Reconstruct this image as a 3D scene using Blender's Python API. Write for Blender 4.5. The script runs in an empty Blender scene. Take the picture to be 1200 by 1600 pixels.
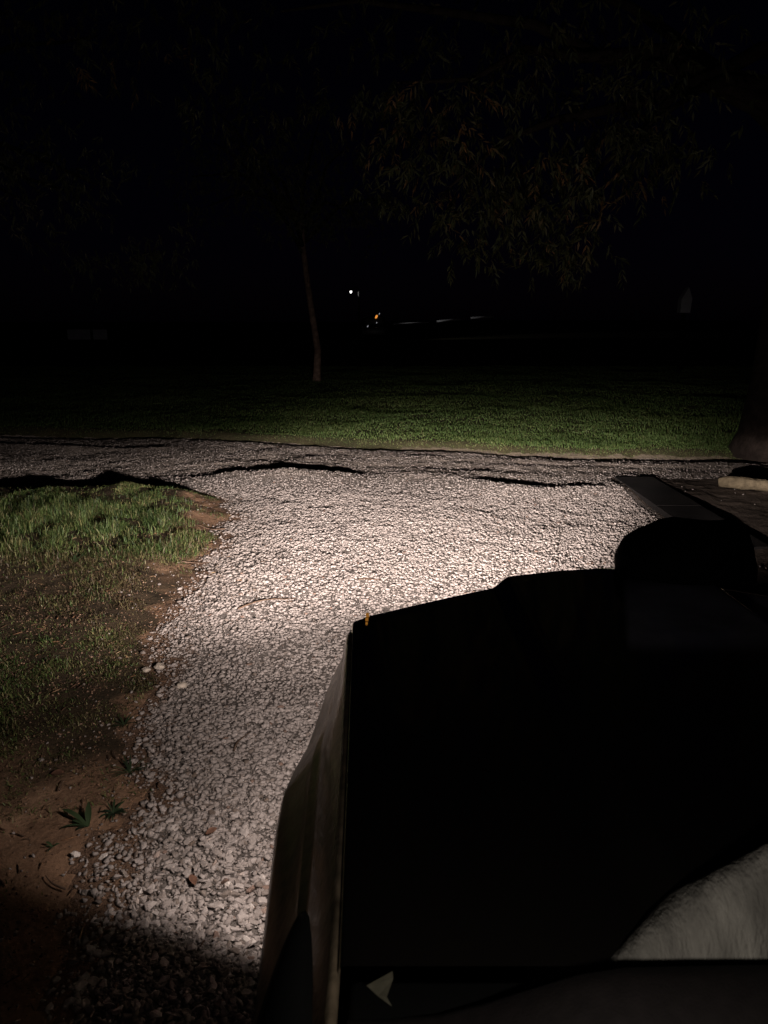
import bpy, bmesh, math, random
import numpy as np
from mathutils import Vector, Matrix, Euler

rng = np.random.default_rng(11)
random.seed(11)
R = math.radians
S = bpy.context.scene
COL = S.collection

# ------------------------------------------------------------------ camera, sky, light, exposure
cam_d = bpy.data.cameras.new('camera')
cam = bpy.data.objects.new('camera', cam_d)
COL.objects.link(cam)
cam.location = (0, 0, 1.8)
cam.rotation_euler = (R(90 - 14), 0, 0)
cam_d.sensor_fit = 'VERTICAL'
cam_d.angle = R(67)
cam_d.clip_start = 0.02
cam_d.clip_end = 2000
cam_d.dof.use_dof = True          # a phone's wide-open lens: the nearest things go soft
cam_d.dof.focus_distance = 5.0
cam_d.dof.aperture_fstop = 7.0
S.camera = cam

SUN_EL, SUN_ROT = R(24), R(200)
world = bpy.data.worlds.new('World')
S.world = world
world.use_nodes = True
wn = world.node_tree.nodes
wl = world.node_tree.links
wn.clear()
sky = wn.new('ShaderNodeTexSky')
sky.sky_type = 'NISHITA'
sky.sun_disc = False
sky.sun_elevation = SUN_EL
sky.sun_rotation = SUN_ROT
bg = wn.new('ShaderNodeBackground')
bg.inputs['Strength'].default_value = 0.00012
wo = wn.new('ShaderNodeOutputWorld')
tint = wn.new('ShaderNodeVectorMath')
tint.operation = 'MULTIPLY'
tint.inputs[1].default_value = (0.70, 0.36, 1.30)   # the violet cast of the night sky
wl.new(sky.outputs[0], tint.inputs[0])
wl.new(tint.outputs[0], bg.inputs[0])
wl.new(bg.outputs[0], wo.inputs[0])

moon_d = bpy.data.lights.new('moonlight', 'SUN')
moon_d.energy = 0.0015
moon_d.angle = R(0.5)
moon_d.color = (1.0, 0.96, 0.9)
moon = bpy.data.objects.new('moonlight', moon_d)
COL.objects.link(moon)
sd = Vector((math.sin(SUN_ROT) * math.cos(SUN_EL), math.cos(SUN_ROT) * math.cos(SUN_EL), math.sin(SUN_EL)))
moon.rotation_euler = sd.to_track_quat('Z', 'Y').to_euler()

# headlight beams: (location, yaw to the right, pitch, cone, blend, watts)
HEAD = (-0.02, 2.15, 0.74)
# beam pattern of the lit headlight: (elevation in degrees, relative intensity), as a low beam throws it
BEAM_EL = [(-90, .006), (-60, .012), (-45, .016), (-34, .013), (-25, .034), (-18, .12), (-14, .56), (-10, 1.08), (-6, 1.60), (-4.5, 2.0), (-3.4, 1.75), (-2.5, .50), (-1.6, .19), (1, .085), (6, .046), (12, .040), (30, .020), (90, .004)]
BEAM_AZ, BEAM_SIGMA_LEFT, BEAM_SIGMA_RIGHT = 9.0, 30.0, 18.0
BEAM_DIP = 1.8   # degrees by which the cutoff sits lower on the left
BEAM_W = 4700
SPILL = ((-0.215, 1.93, 0.70), 17, -12, 178, 0.18, 42)
LAMP_COL = (1.0, 0.885, 0.84)
FILL_LAMP_W = 3.0
STREET_W = 380.0

S.view_settings.view_transform = 'Standard'
S.view_settings.look = 'None'
S.view_settings.exposure = 0
S.view_settings.gamma = 1
S.view_settings.use_curve_mapping = False
S.cycles.use_denoising = True
S.cycles.max_bounces = 6
S.cycles.sample_clamp_indirect = 4.0


# ------------------------------------------------------------------ helpers
def tag(o, label=None, cat=None, group=None, kind=None):
    if label: o['label'] = label
    if cat: o['category'] = cat
    if group: o['group'] = group
    if kind: o['kind'] = kind
    return o


def empty(name, loc=(0, 0, 0), rz=0):
    o = bpy.data.objects.new(name, None)
    o.empty_display_size = 0.2
    o.location = loc
    o.rotation_euler = (0, 0, rz)
    COL.objects.link(o)
    return o


def link(name, me, mat, parent=None, smooth=False):
    o = bpy.data.objects.new(name, me)
    COL.objects.link(o)
    if mat is not None and len(me.materials) == 0:
        me.materials.append(mat)
    if parent is not None: o.parent = parent
    if smooth:
        me.polygons.foreach_set('use_smooth', np.ones(len(me.polygons), bool))
    return o


def np_mesh(name, verts, faces_flat, sizes, attr=None):
    """mesh from numpy arrays: verts n x 3, flat corner indices, size of each face"""
    me = bpy.data.meshes.new(name)
    me.vertices.add(len(verts))
    me.vertices.foreach_set('co', np.ascontiguousarray(verts, np.float32).ravel())
    me.loops.add(len(faces_flat))
    me.loops.foreach_set('vertex_index', np.ascontiguousarray(faces_flat, np.int32))
    sizes = np.asarray(sizes, np.int32)
    me.polygons.add(len(sizes))
    starts = np.concatenate([[0], np.cumsum(sizes)[:-1]]).astype(np.int32)
    me.polygons.foreach_set('loop_start', starts)
    me.update(calc_edges=True)
    if attr:
        for k, v in attr.items():
            a = me.attributes.new(k, 'FLOAT', 'POINT')
            a.data.foreach_set('value', np.ascontiguousarray(v, np.float32))
    return me


def py_mesh(name, verts, faces):
    me = bpy.data.meshes.new(name)
    me.from_pydata([tuple(map(float, v)) for v in verts], [], faces)
    me.update()
    return me


def bm_mesh(name, bm):
    bmesh.ops.recalc_face_normals(bm, faces=bm.faces)
    me = bpy.data.meshes.new(name)
    bm.to_mesh(me)
    bm.free()
    return me


def add_box(bm, lo, hi, bevel=0.0):
    lo, hi = Vector(lo), Vector(hi)
    m = Matrix.Translation((lo + hi) / 2) @ Matrix.Diagonal((*(hi - lo), 1))
    r = bmesh.ops.create_cube(bm, size=1, matrix=m)
    if bevel:
        es = set(e for v in r['verts'] for e in v.link_edges)
        bmesh.ops.bevel(bm, geom=list(es), offset=bevel, segments=2, affect='EDGES', profile=0.5)


def add_tube(bm, pts, radii, n=10, cap=True, squash=1.0):
    pts = [Vector(p) for p in pts]
    rings = []
    for i, p in enumerate(pts):
        d = (pts[min(i + 1, len(pts) - 1)] - pts[max(i - 1, 0)]).normalized()
        a = d.cross(Vector((0, 1, 0.13)))
        if a.length < 1e-3: a = d.cross(Vector((1, 0, 0)))
        a.normalize()
        b = d.cross(a).normalized()
        r = radii[i] if hasattr(radii, '__len__') else radii
        rings.append([bm.verts.new(p + (a * math.cos(2 * math.pi * k / n) + b * math.sin(2 * math.pi * k / n) * squash) * r) for k in range(n)])
    for r0, r1 in zip(rings, rings[1:]):
        for k in range(n):
            bm.faces.new((r0[k], r0[(k + 1) % n], r1[(k + 1) % n], r1[k]))
    if cap:
        bm.faces.new(rings[0][::-1])
        bm.faces.new(rings[-1])


def lathe(bm, prof, axis_m, n=32):
    """prof: list of (r, h) revolved about local z, placed by axis_m"""
    rings = []
    for r, h in prof:
        rings.append([bm.verts.new(axis_m @ Vector((r * math.cos(2 * math.pi * k / n), r * math.sin(2 * math.pi * k / n), h))) for k in range(n)])
    for r0, r1 in zip(rings, rings[1:]):
        for k in range(n):
            bm.faces.new((r0[k], r0[(k + 1) % n], r1[(k + 1) % n], r1[k]))
    bm.faces.new(rings[0][::-1])
    bm.faces.new(rings[-1])


# smooth value noise for shapes
class Noise:
    def __init__(s, seed):
        s.t = np.random.default_rng(seed).random((128, 128))

    def __call__(s, x, y):
        xi = np.floor(x).astype(int); yi = np.floor(y).astype(int)
        fx = x - xi; fy = y - yi
        fx = fx * fx * (3 - 2 * fx); fy = fy * fy * (3 - 2 * fy)
        t = s.t
        a = t[xi % 128, yi % 128]; b = t[(xi + 1) % 128, yi % 128]
        c = t[xi % 128, (yi + 1) % 128]; d = t[(xi + 1) % 128, (yi + 1) % 128]
        return (a * (1 - fx) + b * fx) * (1 - fy) + (c * (1 - fx) + d * fx) * fy - 0.5


NZ = [Noise(k) for k in range(8)]


def sstep(a, b, x):
    t = np.clip((x - a) / (b - a), 0, 1)
    return t * t * (3 - 2 * t)


# ------------------------------------------------------------------ materials
def mat(name):
    m = bpy.data.materials.new(name)
    m.use_nodes = True
    nt = m.node_tree
    p = nt.nodes['Principled BSDF']
    return m, nt, p


def simple(name, col, rough=0.5, metal=0.0, spec=0.5, coat=0.0, emit=None, estr=0.0, var=0.0, scale=20, bump=0.0, bscale=60):
    m, nt, p = mat(name)
    p.inputs['Base Color'].default_value = (*col, 1)
    p.inputs['Roughness'].default_value = rough
    p.inputs['Metallic'].default_value = metal
    p.inputs['Specular IOR Level'].default_value = spec
    p.inputs['Coat Weight'].default_value = coat
    p.inputs['Coat Roughness'].default_value = 0.06
    if emit:
        p.inputs['Emission Color'].default_value = (*emit, 1)
        p.inputs['Emission Strength'].default_value = estr
    tc = nt.nodes.new('ShaderNodeTexCoord')
    if var:
        n = nt.nodes.new('ShaderNodeTexNoise')
        n.inputs['Scale'].default_value = scale
        n.inputs['Detail'].default_value = 6
        nt.links.new(tc.outputs['Object'], n.inputs['Vector'])
        r = nt.nodes.new('ShaderNodeValToRGB')
        r.color_ramp.elements[0].position = 0.3
        r.color_ramp.elements[1].position = 0.7
        r.color_ramp.elements[0].color = (*[c * (1 - var) for c in col], 1)
        r.color_ramp.elements[1].color = (*[min(1, c * (1 + var)) for c in col], 1)
        nt.links.new(n.outputs['Fac'], r.inputs[0])
        nt.links.new(r.outputs[0], p.inputs['Base Color'])
    if bump:
        n2 = nt.nodes.new('ShaderNodeTexNoise')
        n2.inputs['Scale'].default_value = bscale
        n2.inputs['Detail'].default_value = 5
        nt.links.new(tc.outputs['Object'], n2.inputs['Vector'])
        b = nt.nodes.new('ShaderNodeBump')
        b.inputs['Strength'].default_value = bump
        b.inputs['Distance'].default_value = 0.02
        nt.links.new(n2.outputs['Fac'], b.inputs['Height'])
        nt.links.new(b.outputs[0], p.inputs['Normal'])
    return m


def ground_mat(name, c0, c1, c2, s_big, s_small, bump, dist=0.02):
    """three-colour soil: broad patches, grit, and a grit bump"""
    m, nt, p = mat(name)
    p.inputs['Roughness'].default_value = 0.95
    p.inputs['Specular IOR Level'].default_value = 0.15
    tc = nt.nodes.new('ShaderNodeTexCoord')
    n1 = nt.nodes.new('ShaderNodeTexNoise'); n1.inputs['Scale'].default_value = s_big; n1.inputs['Detail'].default_value = 5
    n2 = nt.nodes.new('ShaderNodeTexNoise'); n2.inputs['Scale'].default_value = s_small; n2.inputs['Detail'].default_value = 8; n2.inputs['Roughness'].default_value = 0.7
    v = nt.nodes.new('ShaderNodeTexVoronoi'); v.inputs['Scale'].default_value = s_small * 1.7
    for n in (n1, n2, v): nt.links.new(tc.outputs['Object'], n.inputs['Vector'])
    r = nt.nodes.new('ShaderNodeValToRGB')
    r.color_ramp.elements[0].position = 0.32; r.color_ramp.elements[0].color = (*c0, 1)
    r.color_ramp.elements[1].position = 0.68; r.color_ramp.elements[1].color = (*c2, 1)
    e = r.color_ramp.elements.new(0.5); e.color = (*c1, 1)
    mx = nt.nodes.new('ShaderNodeMath'); mx.operation = 'MULTIPLY_ADD'
    mx.inputs[1].default_value = 0.55
    nt.links.new(n1.outputs['Fac'], mx.inputs[0])
    m2 = nt.nodes.new('ShaderNodeMath'); m2.operation = 'MULTIPLY'; m2.inputs[1].default_value = 0.45
    nt.links.new(n2.outputs['Fac'], m2.inputs[0]); nt.links.new(m2.outputs[0], mx.inputs[2])
    nt.links.new(mx.outputs[0], r.inputs[0]); nt.links.new(r.outputs[0], p.inputs['Base Color'])
    ad = nt.nodes.new('ShaderNodeMath'); ad.operation = 'MULTIPLY_ADD'; ad.inputs[1].default_value = 0.25
    nt.links.new(v.outputs['Distance'], ad.inputs[0]); nt.links.new(n2.outputs['Fac'], ad.inputs[2])
    b = nt.nodes.new('ShaderNodeBump'); b.inputs['Strength'].default_value = bump; b.inputs['Distance'].default_value = dist
    nt.links.new(ad.outputs[0], b.inputs['Height']); nt.links.new(b.outputs[0], p.inputs['Normal'])
    return m


def blend_to(m, attr, c0, c1, scale=30, sharp=0.25):
    """where the mesh value ATTR is high the surface is another soil; the border follows a noise"""
    nt = m.node_tree; p = nt.nodes['Principled BSDF']
    old = p.inputs['Base Color'].links[0].from_socket
    at = nt.nodes.new('ShaderNodeAttribute'); at.attribute_name = attr
    tc = nt.nodes.new('ShaderNodeTexCoord')
    n = nt.nodes.new('ShaderNodeTexNoise'); n.inputs['Scale'].default_value = scale; n.inputs['Detail'].default_value = 7; n.inputs['Roughness'].default_value = 0.7
    nt.links.new(tc.outputs['Object'], n.inputs['Vector'])
    ad = nt.nodes.new('ShaderNodeMath'); ad.operation = 'ADD'
    nt.links.new(at.outputs['Fac'], ad.inputs[0]); nt.links.new(n.outputs['Fac'], ad.inputs[1])
    mr = nt.nodes.new('ShaderNodeMapRange'); mr.inputs['From Min'].default_value = 1 - sharp; mr.inputs['From Max'].default_value = 1 + sharp
    nt.links.new(ad.outputs[0], mr.inputs['Value'])
    r = nt.nodes.new('ShaderNodeValToRGB')
    r.color_ramp.elements[0].position = 0.3; r.color_ramp.elements[0].color = (*c0, 1)
    r.color_ramp.elements[1].position = 0.7; r.color_ramp.elements[1].color = (*c1, 1)
    nt.links.new(n.outputs['Fac'], r.inputs[0])
    mx = nt.nodes.new('ShaderNodeMix'); mx.data_type = 'RGBA'
    nt.links.new(mr.outputs[0], mx.inputs['Factor']); nt.links.new(old, mx.inputs['A']); nt.links.new(r.outputs[0], mx.inputs['B'])
    nt.links.new(mx.outputs['Result'], p.inputs['Base Color'])


def ramp_mat(name, stops, source='tone', trans=0.0, rough=0.8, spec=0.3, bump=0.0, grain=0.0):
    """colour from a per-piece value: a mesh attribute, or the object's own random number"""
    m, nt, p = mat(name)
    p.inputs['Roughness'].default_value = rough
    p.inputs['Specular IOR Level'].default_value = spec
    if source == 'random':
        a = nt.nodes.new('ShaderNodeObjectInfo'); out = a.outputs['Random']
    else:
        a = nt.nodes.new('ShaderNodeAttribute'); a.attribute_name = source; out = a.outputs['Fac']
    r = nt.nodes.new('ShaderNodeValToRGB')
    el = r.color_ramp.elements
    el[0].position, el[0].color = stops[0][0], (*stops[0][1], 1)
    el[1].position, el[1].color = stops[-1][0], (*stops[-1][1], 1)
    for pos, c in stops[1:-1]:
        e = el.new(pos); e.color = (*c, 1)
    nt.links.new(out, r.inputs[0])
    colour = r.outputs[0]
    if grain or bump:
        g = nt.nodes.new('ShaderNodeNewGeometry')
        n = nt.nodes.new('ShaderNodeTexNoise'); n.inputs['Scale'].default_value = 130; n.inputs['Detail'].default_value = 6
        nt.links.new(g.outputs['Position'], n.inputs['Vector'])
    if grain:
        mr = nt.nodes.new('ShaderNodeMapRange')
        mr.inputs['To Min'].default_value = 1 - grain; mr.inputs['To Max'].default_value = 1 + grain
        nt.links.new(n.outputs['Fac'], mr.inputs['Value'])
        vm = nt.nodes.new('ShaderNodeVectorMath'); vm.operation = 'SCALE'
        nt.links.new(colour, vm.inputs[0]); nt.links.new(mr.outputs[0], vm.inputs['Scale'])
        colour = vm.outputs[0]
    nt.links.new(colour, p.inputs['Base Color'])
    if bump:
        b = nt.nodes.new('ShaderNodeBump'); b.inputs['Strength'].default_value = bump; b.inputs['Distance'].default_value = 0.004
        nt.links.new(n.outputs['Fac'], b.inputs['Height']); nt.links.new(b.outputs[0], p.inputs['Normal'])
    if trans:
        t = nt.nodes.new('ShaderNodeBsdfTranslucent')
        nt.links.new(colour, t.inputs['Color'])
        mx = nt.nodes.new('ShaderNodeMixShader'); mx.inputs[0].default_value = trans
        o = nt.nodes['Material Output']
        nt.links.new(p.outputs[0], mx.inputs[1]); nt.links.new(t.outputs[0], mx.inputs[2]); nt.links.new(mx.outputs[0], o.inputs[0])
    return m


STONE_STOPS = [(0.0, (0.090, 0.066, 0.050)), (0.15, (0.175, 0.147, 0.130)), (0.55, (0.232, 0.198, 0.178)), (0.85, (0.285, 0.246, 0.222)), (0.93, (0.42, 0.37, 0.33)), (0.965, (0.17, 0.115, 0.09)), (1.0, (0.13, 0.085, 0.065))]
M_stone = ramp_mat('crushed_stone', STONE_STOPS, 'tone', rough=0.85, spec=0.3, bump=0.5, grain=0.3)
M_stone1 = ramp_mat('crushed_stone_single', STONE_STOPS, 'random', rough=0.85, spec=0.3, bump=0.5, grain=0.3)
M_gravelbed = ground_mat('gravel_bed', (0.065, 0.052, 0.044), (0.15, 0.126, 0.110), (0.22, 0.188, 0.166), 2.0, 75, 1.0, 0.03)
M_soil = ground_mat('red_brown_soil', (0.085, 0.048, 0.028), (0.155, 0.090, 0.053), (0.235, 0.143, 0.087), 3.2, 34, 0.6)
M_yard = ground_mat('dark_yard_soil', (0.045, 0.033, 0.025), (0.08, 0.060, 0.046), (0.12, 0.092, 0.072), 2.2, 30, 0.5)
M_turf = ground_mat('turf_soil', (0.030, 0.032, 0.014), (0.050, 0.046, 0.022), (0.085, 0.065, 0.036), 1.5, 30, 0.8)
blend_to(M_gravelbed, 'packed', (0.24, 0.195, 0.16), (0.36, 0.30, 0.255), 24, 0.35)
blend_to(M_gravelbed, 'soil', (0.075, 0.042, 0.026), (0.18, 0.11, 0.07), 30, 0.2)
blend_to(M_turf, 'rim', (0.11, 0.088, 0.062), (0.18, 0.145, 0.105), 20, 0.2)
blend_to(M_soil, 'thatch', (0.020, 0.015, 0.008), (0.045, 0.029, 0.016), 18, 0.3)
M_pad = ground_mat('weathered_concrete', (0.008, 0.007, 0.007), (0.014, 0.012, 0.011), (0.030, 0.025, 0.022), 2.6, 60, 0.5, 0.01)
GRASS_STOPS = [(0.0, (0.018, 0.036, 0.010)), (0.35, (0.048, 0.082, 0.020)), (0.6, (0.100, 0.130, 0.036)), (0.75, (0.20, 0.18, 0.075)), (0.85, (0.085, 0.060, 0.030)), (1.0, (0.050, 0.031, 0.018))]
M_grass = ramp_mat('grass_blades', GRASS_STOPS, 'tone', trans=0.3, rough=0.55, spec=0.35)
M_lawn = ramp_mat('lawn_blades', [(0.0, (0.055, 0.100, 0.027)), (0.4, (0.102, 0.165, 0.045)), (0.74, (0.175, 0.205, 0.070)), (1.0, (0.15, 0.12, 0.06))], 'tone', trans=0.35, rough=0.6, spec=0.3)
M_leaf = ramp_mat('tree_leaves', [(0.0, (0.030, 0.040, 0.014)), (0.5, (0.060, 0.062, 0.022)), (0.8, (0.09, 0.075, 0.03)), (1.0, (0.16, 0.085, 0.03))], 'tone', trans=0.3, rough=0.6, spec=0.3)
M_weed = ramp_mat('weed_leaf', [(0, (0.010, 0.017, 0.008)), (1, (0.028, 0.046, 0.017))], 'random', trans=0.2, rough=0.6, spec=0.3)
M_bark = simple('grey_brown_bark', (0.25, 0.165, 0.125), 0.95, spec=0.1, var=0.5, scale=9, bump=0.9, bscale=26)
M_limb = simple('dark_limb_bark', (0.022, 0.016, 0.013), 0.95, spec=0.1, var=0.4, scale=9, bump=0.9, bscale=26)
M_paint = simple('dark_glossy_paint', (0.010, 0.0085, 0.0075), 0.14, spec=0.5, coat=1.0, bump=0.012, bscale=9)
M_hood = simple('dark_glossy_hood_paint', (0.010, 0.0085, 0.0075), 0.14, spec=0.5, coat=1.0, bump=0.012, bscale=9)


def hood_sheen(m):
    """a faint reflection painted into the colour on the right of the hood, between x/y limits of the panel itself"""
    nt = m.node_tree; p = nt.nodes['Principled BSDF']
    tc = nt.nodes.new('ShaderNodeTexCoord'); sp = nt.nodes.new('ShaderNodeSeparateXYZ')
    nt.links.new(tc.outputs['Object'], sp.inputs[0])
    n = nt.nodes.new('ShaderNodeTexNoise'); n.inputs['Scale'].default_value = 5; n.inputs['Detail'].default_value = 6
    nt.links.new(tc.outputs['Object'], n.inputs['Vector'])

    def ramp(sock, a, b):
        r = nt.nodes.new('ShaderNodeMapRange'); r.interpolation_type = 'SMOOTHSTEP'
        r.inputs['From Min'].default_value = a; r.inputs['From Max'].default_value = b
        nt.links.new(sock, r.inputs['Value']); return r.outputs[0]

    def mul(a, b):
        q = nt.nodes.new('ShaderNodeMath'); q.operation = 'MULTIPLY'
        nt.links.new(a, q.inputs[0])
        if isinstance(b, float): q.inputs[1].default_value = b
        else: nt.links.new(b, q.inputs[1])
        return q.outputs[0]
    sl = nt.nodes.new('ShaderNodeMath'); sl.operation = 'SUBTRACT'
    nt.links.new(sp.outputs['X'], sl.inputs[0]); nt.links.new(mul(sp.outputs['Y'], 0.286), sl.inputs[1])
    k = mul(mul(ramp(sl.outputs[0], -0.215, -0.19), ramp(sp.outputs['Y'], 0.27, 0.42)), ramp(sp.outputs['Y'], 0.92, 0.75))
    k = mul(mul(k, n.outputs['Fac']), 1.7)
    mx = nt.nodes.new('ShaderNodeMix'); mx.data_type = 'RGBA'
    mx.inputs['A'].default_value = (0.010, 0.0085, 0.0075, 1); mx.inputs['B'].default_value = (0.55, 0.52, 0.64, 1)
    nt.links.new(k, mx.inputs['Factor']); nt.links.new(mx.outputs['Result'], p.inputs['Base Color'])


hood_sheen(M_hood)  # pale reflected sheen is painted into the hood colour
M_plastic = simple('black_plastic', (0.005, 0.005, 0.005), 0.75, spec=0.12)
M_body = simple('dark_paint_gravel_glow', (0.165, 0.125, 0.085), 0.42, spec=0.5, coat=0.35, var=0.6, scale=26, bump=0.16, bscale=70)  # reflection of the lit gravel is painted into the brown
M_dash = simple('dark_dash_vinyl', (0.011, 0.0085, 0.0085), 0.85, spec=0.15, var=0.2, scale=60, bump=0.2, bscale=400)
M_rubber = simple('tyre_rubber', (0.012, 0.012, 0.012), 0.9, spec=0.2)
M_rim = simple('rim_metal', (0.30, 0.30, 0.31), 0.35, metal=1.0)
M_chrome = simple('dull_chrome', (0.25, 0.25, 0.25), 0.3, metal=1.0)
M_amber = simple('amber_marker', (0.5, 0.18, 0.02), 0.3, emit=(1.0, 0.40, 0.06), estr=0.22)
M_lens = simple('headlight_lens_lit', (0.6, 0.6, 0.6), 0.1, emit=(1.0, 0.92, 0.84), estr=3.0)
M_lens_off = simple('headlight_lens', (0.35, 0.36, 0.38), 0.08, coat=1.0)
M_cloth = simple('grey_fleece', (0.225, 0.21, 0.19), 1.0, spec=0.05, var=0.6, scale=9, bump=0.5, bscale=90)
_nt = M_cloth.node_tree
_tex = [n for n in _nt.nodes if n.type == 'TEX_NOISE']
_map = _nt.nodes.new('ShaderNodeMapping')
_map.inputs['Scale'].default_value = (2.6, 0.9, 0.9)
_map.inputs['Rotation'].default_value = (0, R(-28), 0)  # slanted colour bands: fleece mottling plus painted fold shade
_nt.links.new([n for n in _nt.nodes if n.type == 'TEX_COORD'][0].outputs['Object'], _map.inputs[0])
for _t in _tex: _nt.links.new(_map.outputs[0], _t.inputs['Vector'])
M_paper = simple('pale_paper', (0.25, 0.23, 0.17), 0.9, spec=0.1, var=0.15, scale=90)
M_log = simple('weathered_log', (0.125, 0.098, 0.062), 0.95, spec=0.1, var=0.4, scale=12, bump=0.9, bscale=22)
M_rock = simple('pale_rock', (0.28, 0.235, 0.19), 0.95, spec=0.1, var=0.3, scale=16, bump=0.8, bscale=30)
M_twig = simple('dead_twig', (0.085, 0.055, 0.038), 0.95, spec=0.1, var=0.3, scale=60)
M_deadleaf = simple('orange_dead_leaf', (0.085, 0.042, 0.026), 0.8, spec=0.2, var=0.3, scale=60)
M_white = simple('weathered_white_paint', (0.36, 0.36, 0.38), 0.7, spec=0.3, var=0.15, scale=3)
M_post = simple('dark_post', (0.004, 0.004, 0.004), 0.9, spec=0.1)
M_bulb = simple('white_lamp_glow', (0.8, 0.8, 0.8), 0.4, emit=(1.0, 0.98, 0.95), estr=4.0)
M_amber_far = simple('amber_lamp_glow', (0.6, 0.3, 0.05), 0.4, emit=(1.0, 0.36, 0.06), estr=0.85)
M_reflect = simple('pale_reflector_glow', (0.6, 0.6, 0.6), 0.4, emit=(0.9, 0.9, 1.0), estr=0.22)  # reflectors emit a faint glow in place of returned light
M_far_body = simple('far_dark_body', (0.012, 0.012, 0.014), 0.4)

# ------------------------------------------------------------------ ground: one height field, cut into the surfaces the photo shows
XL = np.array([[-1, -0.7], [1.6, -0.86], [2.0, -0.97], [2.6, -1.02], [3.1, -1.13], [3.7, -1.22], [4.7, -1.38], [5.8, -1.41], [6.6, -1.50], [7.2, -1.56], [7.9, -1.80]])
LAWN = np.array([[-60, 12.6], [-6.1, 12.35], [-3.6, 12.25], [-2.0, 11.75], [-0.4, 11.2], [0.9, 10.88], [2.2, 10.48], [4.3, 10.18], [8, 9.95], [60, 9.6]])
VBACK = np.array([[-60, 8.2], [-4.2, 8.25], [-2.96, 8.28], [-2.2, 8.1], [-1.8, 7.85], [-1.4, 7.3]])


def left_edge(y): return np.interp(y, XL[:, 1 - 1], XL[:, 1])
def lawn_edge(x): return np.interp(x, LAWN[:, 0], LAWN[:, 1])
def verge_back(x): return np.interp(x, VBACK[:, 0], VBACK[:, 1])


# crest lines of the loose gravel (x, y points, height, half width)
CRESTS = [
    ([(-2.1, 8.72), (-1.6, 8.80), (-1.2, 8.80), (-0.7, 8.72), (-0.1, 8.62)], 0.090, 0.36),
    ([(0.3, 8.95), (0.7, 8.75), (1.2, 8.25), (1.7, 7.98), (2.2, 8.10), (2.75, 8.50)], 0.078, 0.32),
    ([(-0.3, 9.35), (0.5, 9.30), (1.4, 9.0), (2.4, 8.75)], 0.018, 0.14),
    ([(-0.1, 10.12), (0.7, 10.10), (1.6, 9.95), (3.0, 9.72), (4.5, 9.60)], 0.022, 0.14),
    ([(-0.3, 9.75), (0.8, 9.72), (2.0, 9.45), (3.6, 9.25)], 0.014, 0.14),
    ([(-6.0, 11.3), (-4.8, 11.1), (-3.6, 10.9), (-2.9, 10.95)], 0.032, 0.12),
    ([(-2.4, 9.7), (-1.4, 9.75), (-0.5, 9.55)], 0.016, 0.12),
    ([(-1.0, 5.1), (-0.5, 5.0), (-0.15, 5.2)], 0.012, 0.08),
]


def smooth_line(pts, per=6):
    p = [pts[0]] + list(pts) + [pts[-1]]
    out = []
    for i in range(1, len(p) - 2):
        for k in range(per):
            t = k / per
            out.append(tuple(0.5 * (2 * p[i][c] + (p[i + 1][c] - p[i - 1][c]) * t + (2 * p[i - 1][c] - 5 * p[i][c] + 4 * p[i + 1][c] - p[i + 2][c]) * t * t + (3 * p[i][c] - p[i - 1][c] - 3 * p[i + 1][c] + p[i + 2][c]) * t ** 3) for c in (0, 1)))
    return out + [pts[-1]]


CRESTS = [(smooth_line(p_), a_, w_) for p_, a_, w_ in CRESTS]


def seg_dist(x, y, pts):
    best = np.full(x.shape, 1e9)
    x, y = x + 0.10 * NZ[6](x * 1.6, y * 1.6), y + 0.14 * NZ[7](x * 1.3 + 5, y * 1.3)
    for (x0, y0), (x1, y1) in zip(pts, pts[1:]):
        dx, dy = x1 - x0, y1 - y0
        t = np.clip(((x - x0) * dx + (y - y0) * dy) / (dx * dx + dy * dy), 0, 1)
        d2 = (x - x0 - t * dx) ** 2 + (y - y0 - t * dy) ** 2
        best = np.minimum(best, d2)
    return np.sqrt(best)


def wob(x, y, s=3.0, a=0.12):
    return a * 2 * NZ[5](x * s + 7, y * s + 3) + a * 0.9 * NZ[6](x * s * 3.1, y * s * 3.1)


def yard_edge(y): return 2.62 - 0.75 * sstep(6.9, 5.4, y)


def zone_verge(x, y):
    """how far inside the grass verge, metres (negative: on the gravel)"""
    w = wob(x, y)
    return np.minimum(left_edge(y) - x + w, verge_back(x) - y + 0.35 * w)


def zone_lawn(x, y):
    return y - lawn_edge(x) + 0.5 * wob(x, y, 2.2, 0.10)


def height(x, y):
    h = 0.050 * NZ[0](x * 0.7, y * 0.7) + 0.028 * NZ[1](x * 1.9, y * 1.9) + 0.015 * NZ[2](x * 5.1, y * 5.1) + 0.011 * NZ[5](x * 13.0, y * 13.0)
    v = zone_verge(x, y)
    h = h + (0.085 * sstep(1.5, 6.0, y) + 0.035 * sstep(6.6, 7.8, y) * sstep(-1.5, -2.1, x)) * sstep(-0.05, 0.45, v) + 0.02 * sstep(0, .3, v) * NZ[3](x * 3, y * 3)
    for pts, a, w in CRESTS:
        d = seg_dist(x, y, pts)
        span = np.clip((x - pts[0][0]) / (pts[-1][0] - pts[0][0]), 0, 1)
        h = h + a * np.exp(-(d / w) ** 2) * np.sin(np.pi * (0.06 + 0.88 * span)) ** 0.7 * (1 + 0.3 * NZ[4](x * 1.6 + 9, y * 2.3))
    l = zone_lawn(x, y)
    h = h - 0.045 * np.exp(-((l + 0.10) / 0.16) ** 2) + 0.075 * sstep(-0.02, 0.25, l)
    far = sstep(13, 60, y)
    return h * (1 - 0.7 * far) + 0.9 * sstep(30, 90, y) * (0.2 + sstep(-4, 18, x))


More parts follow.
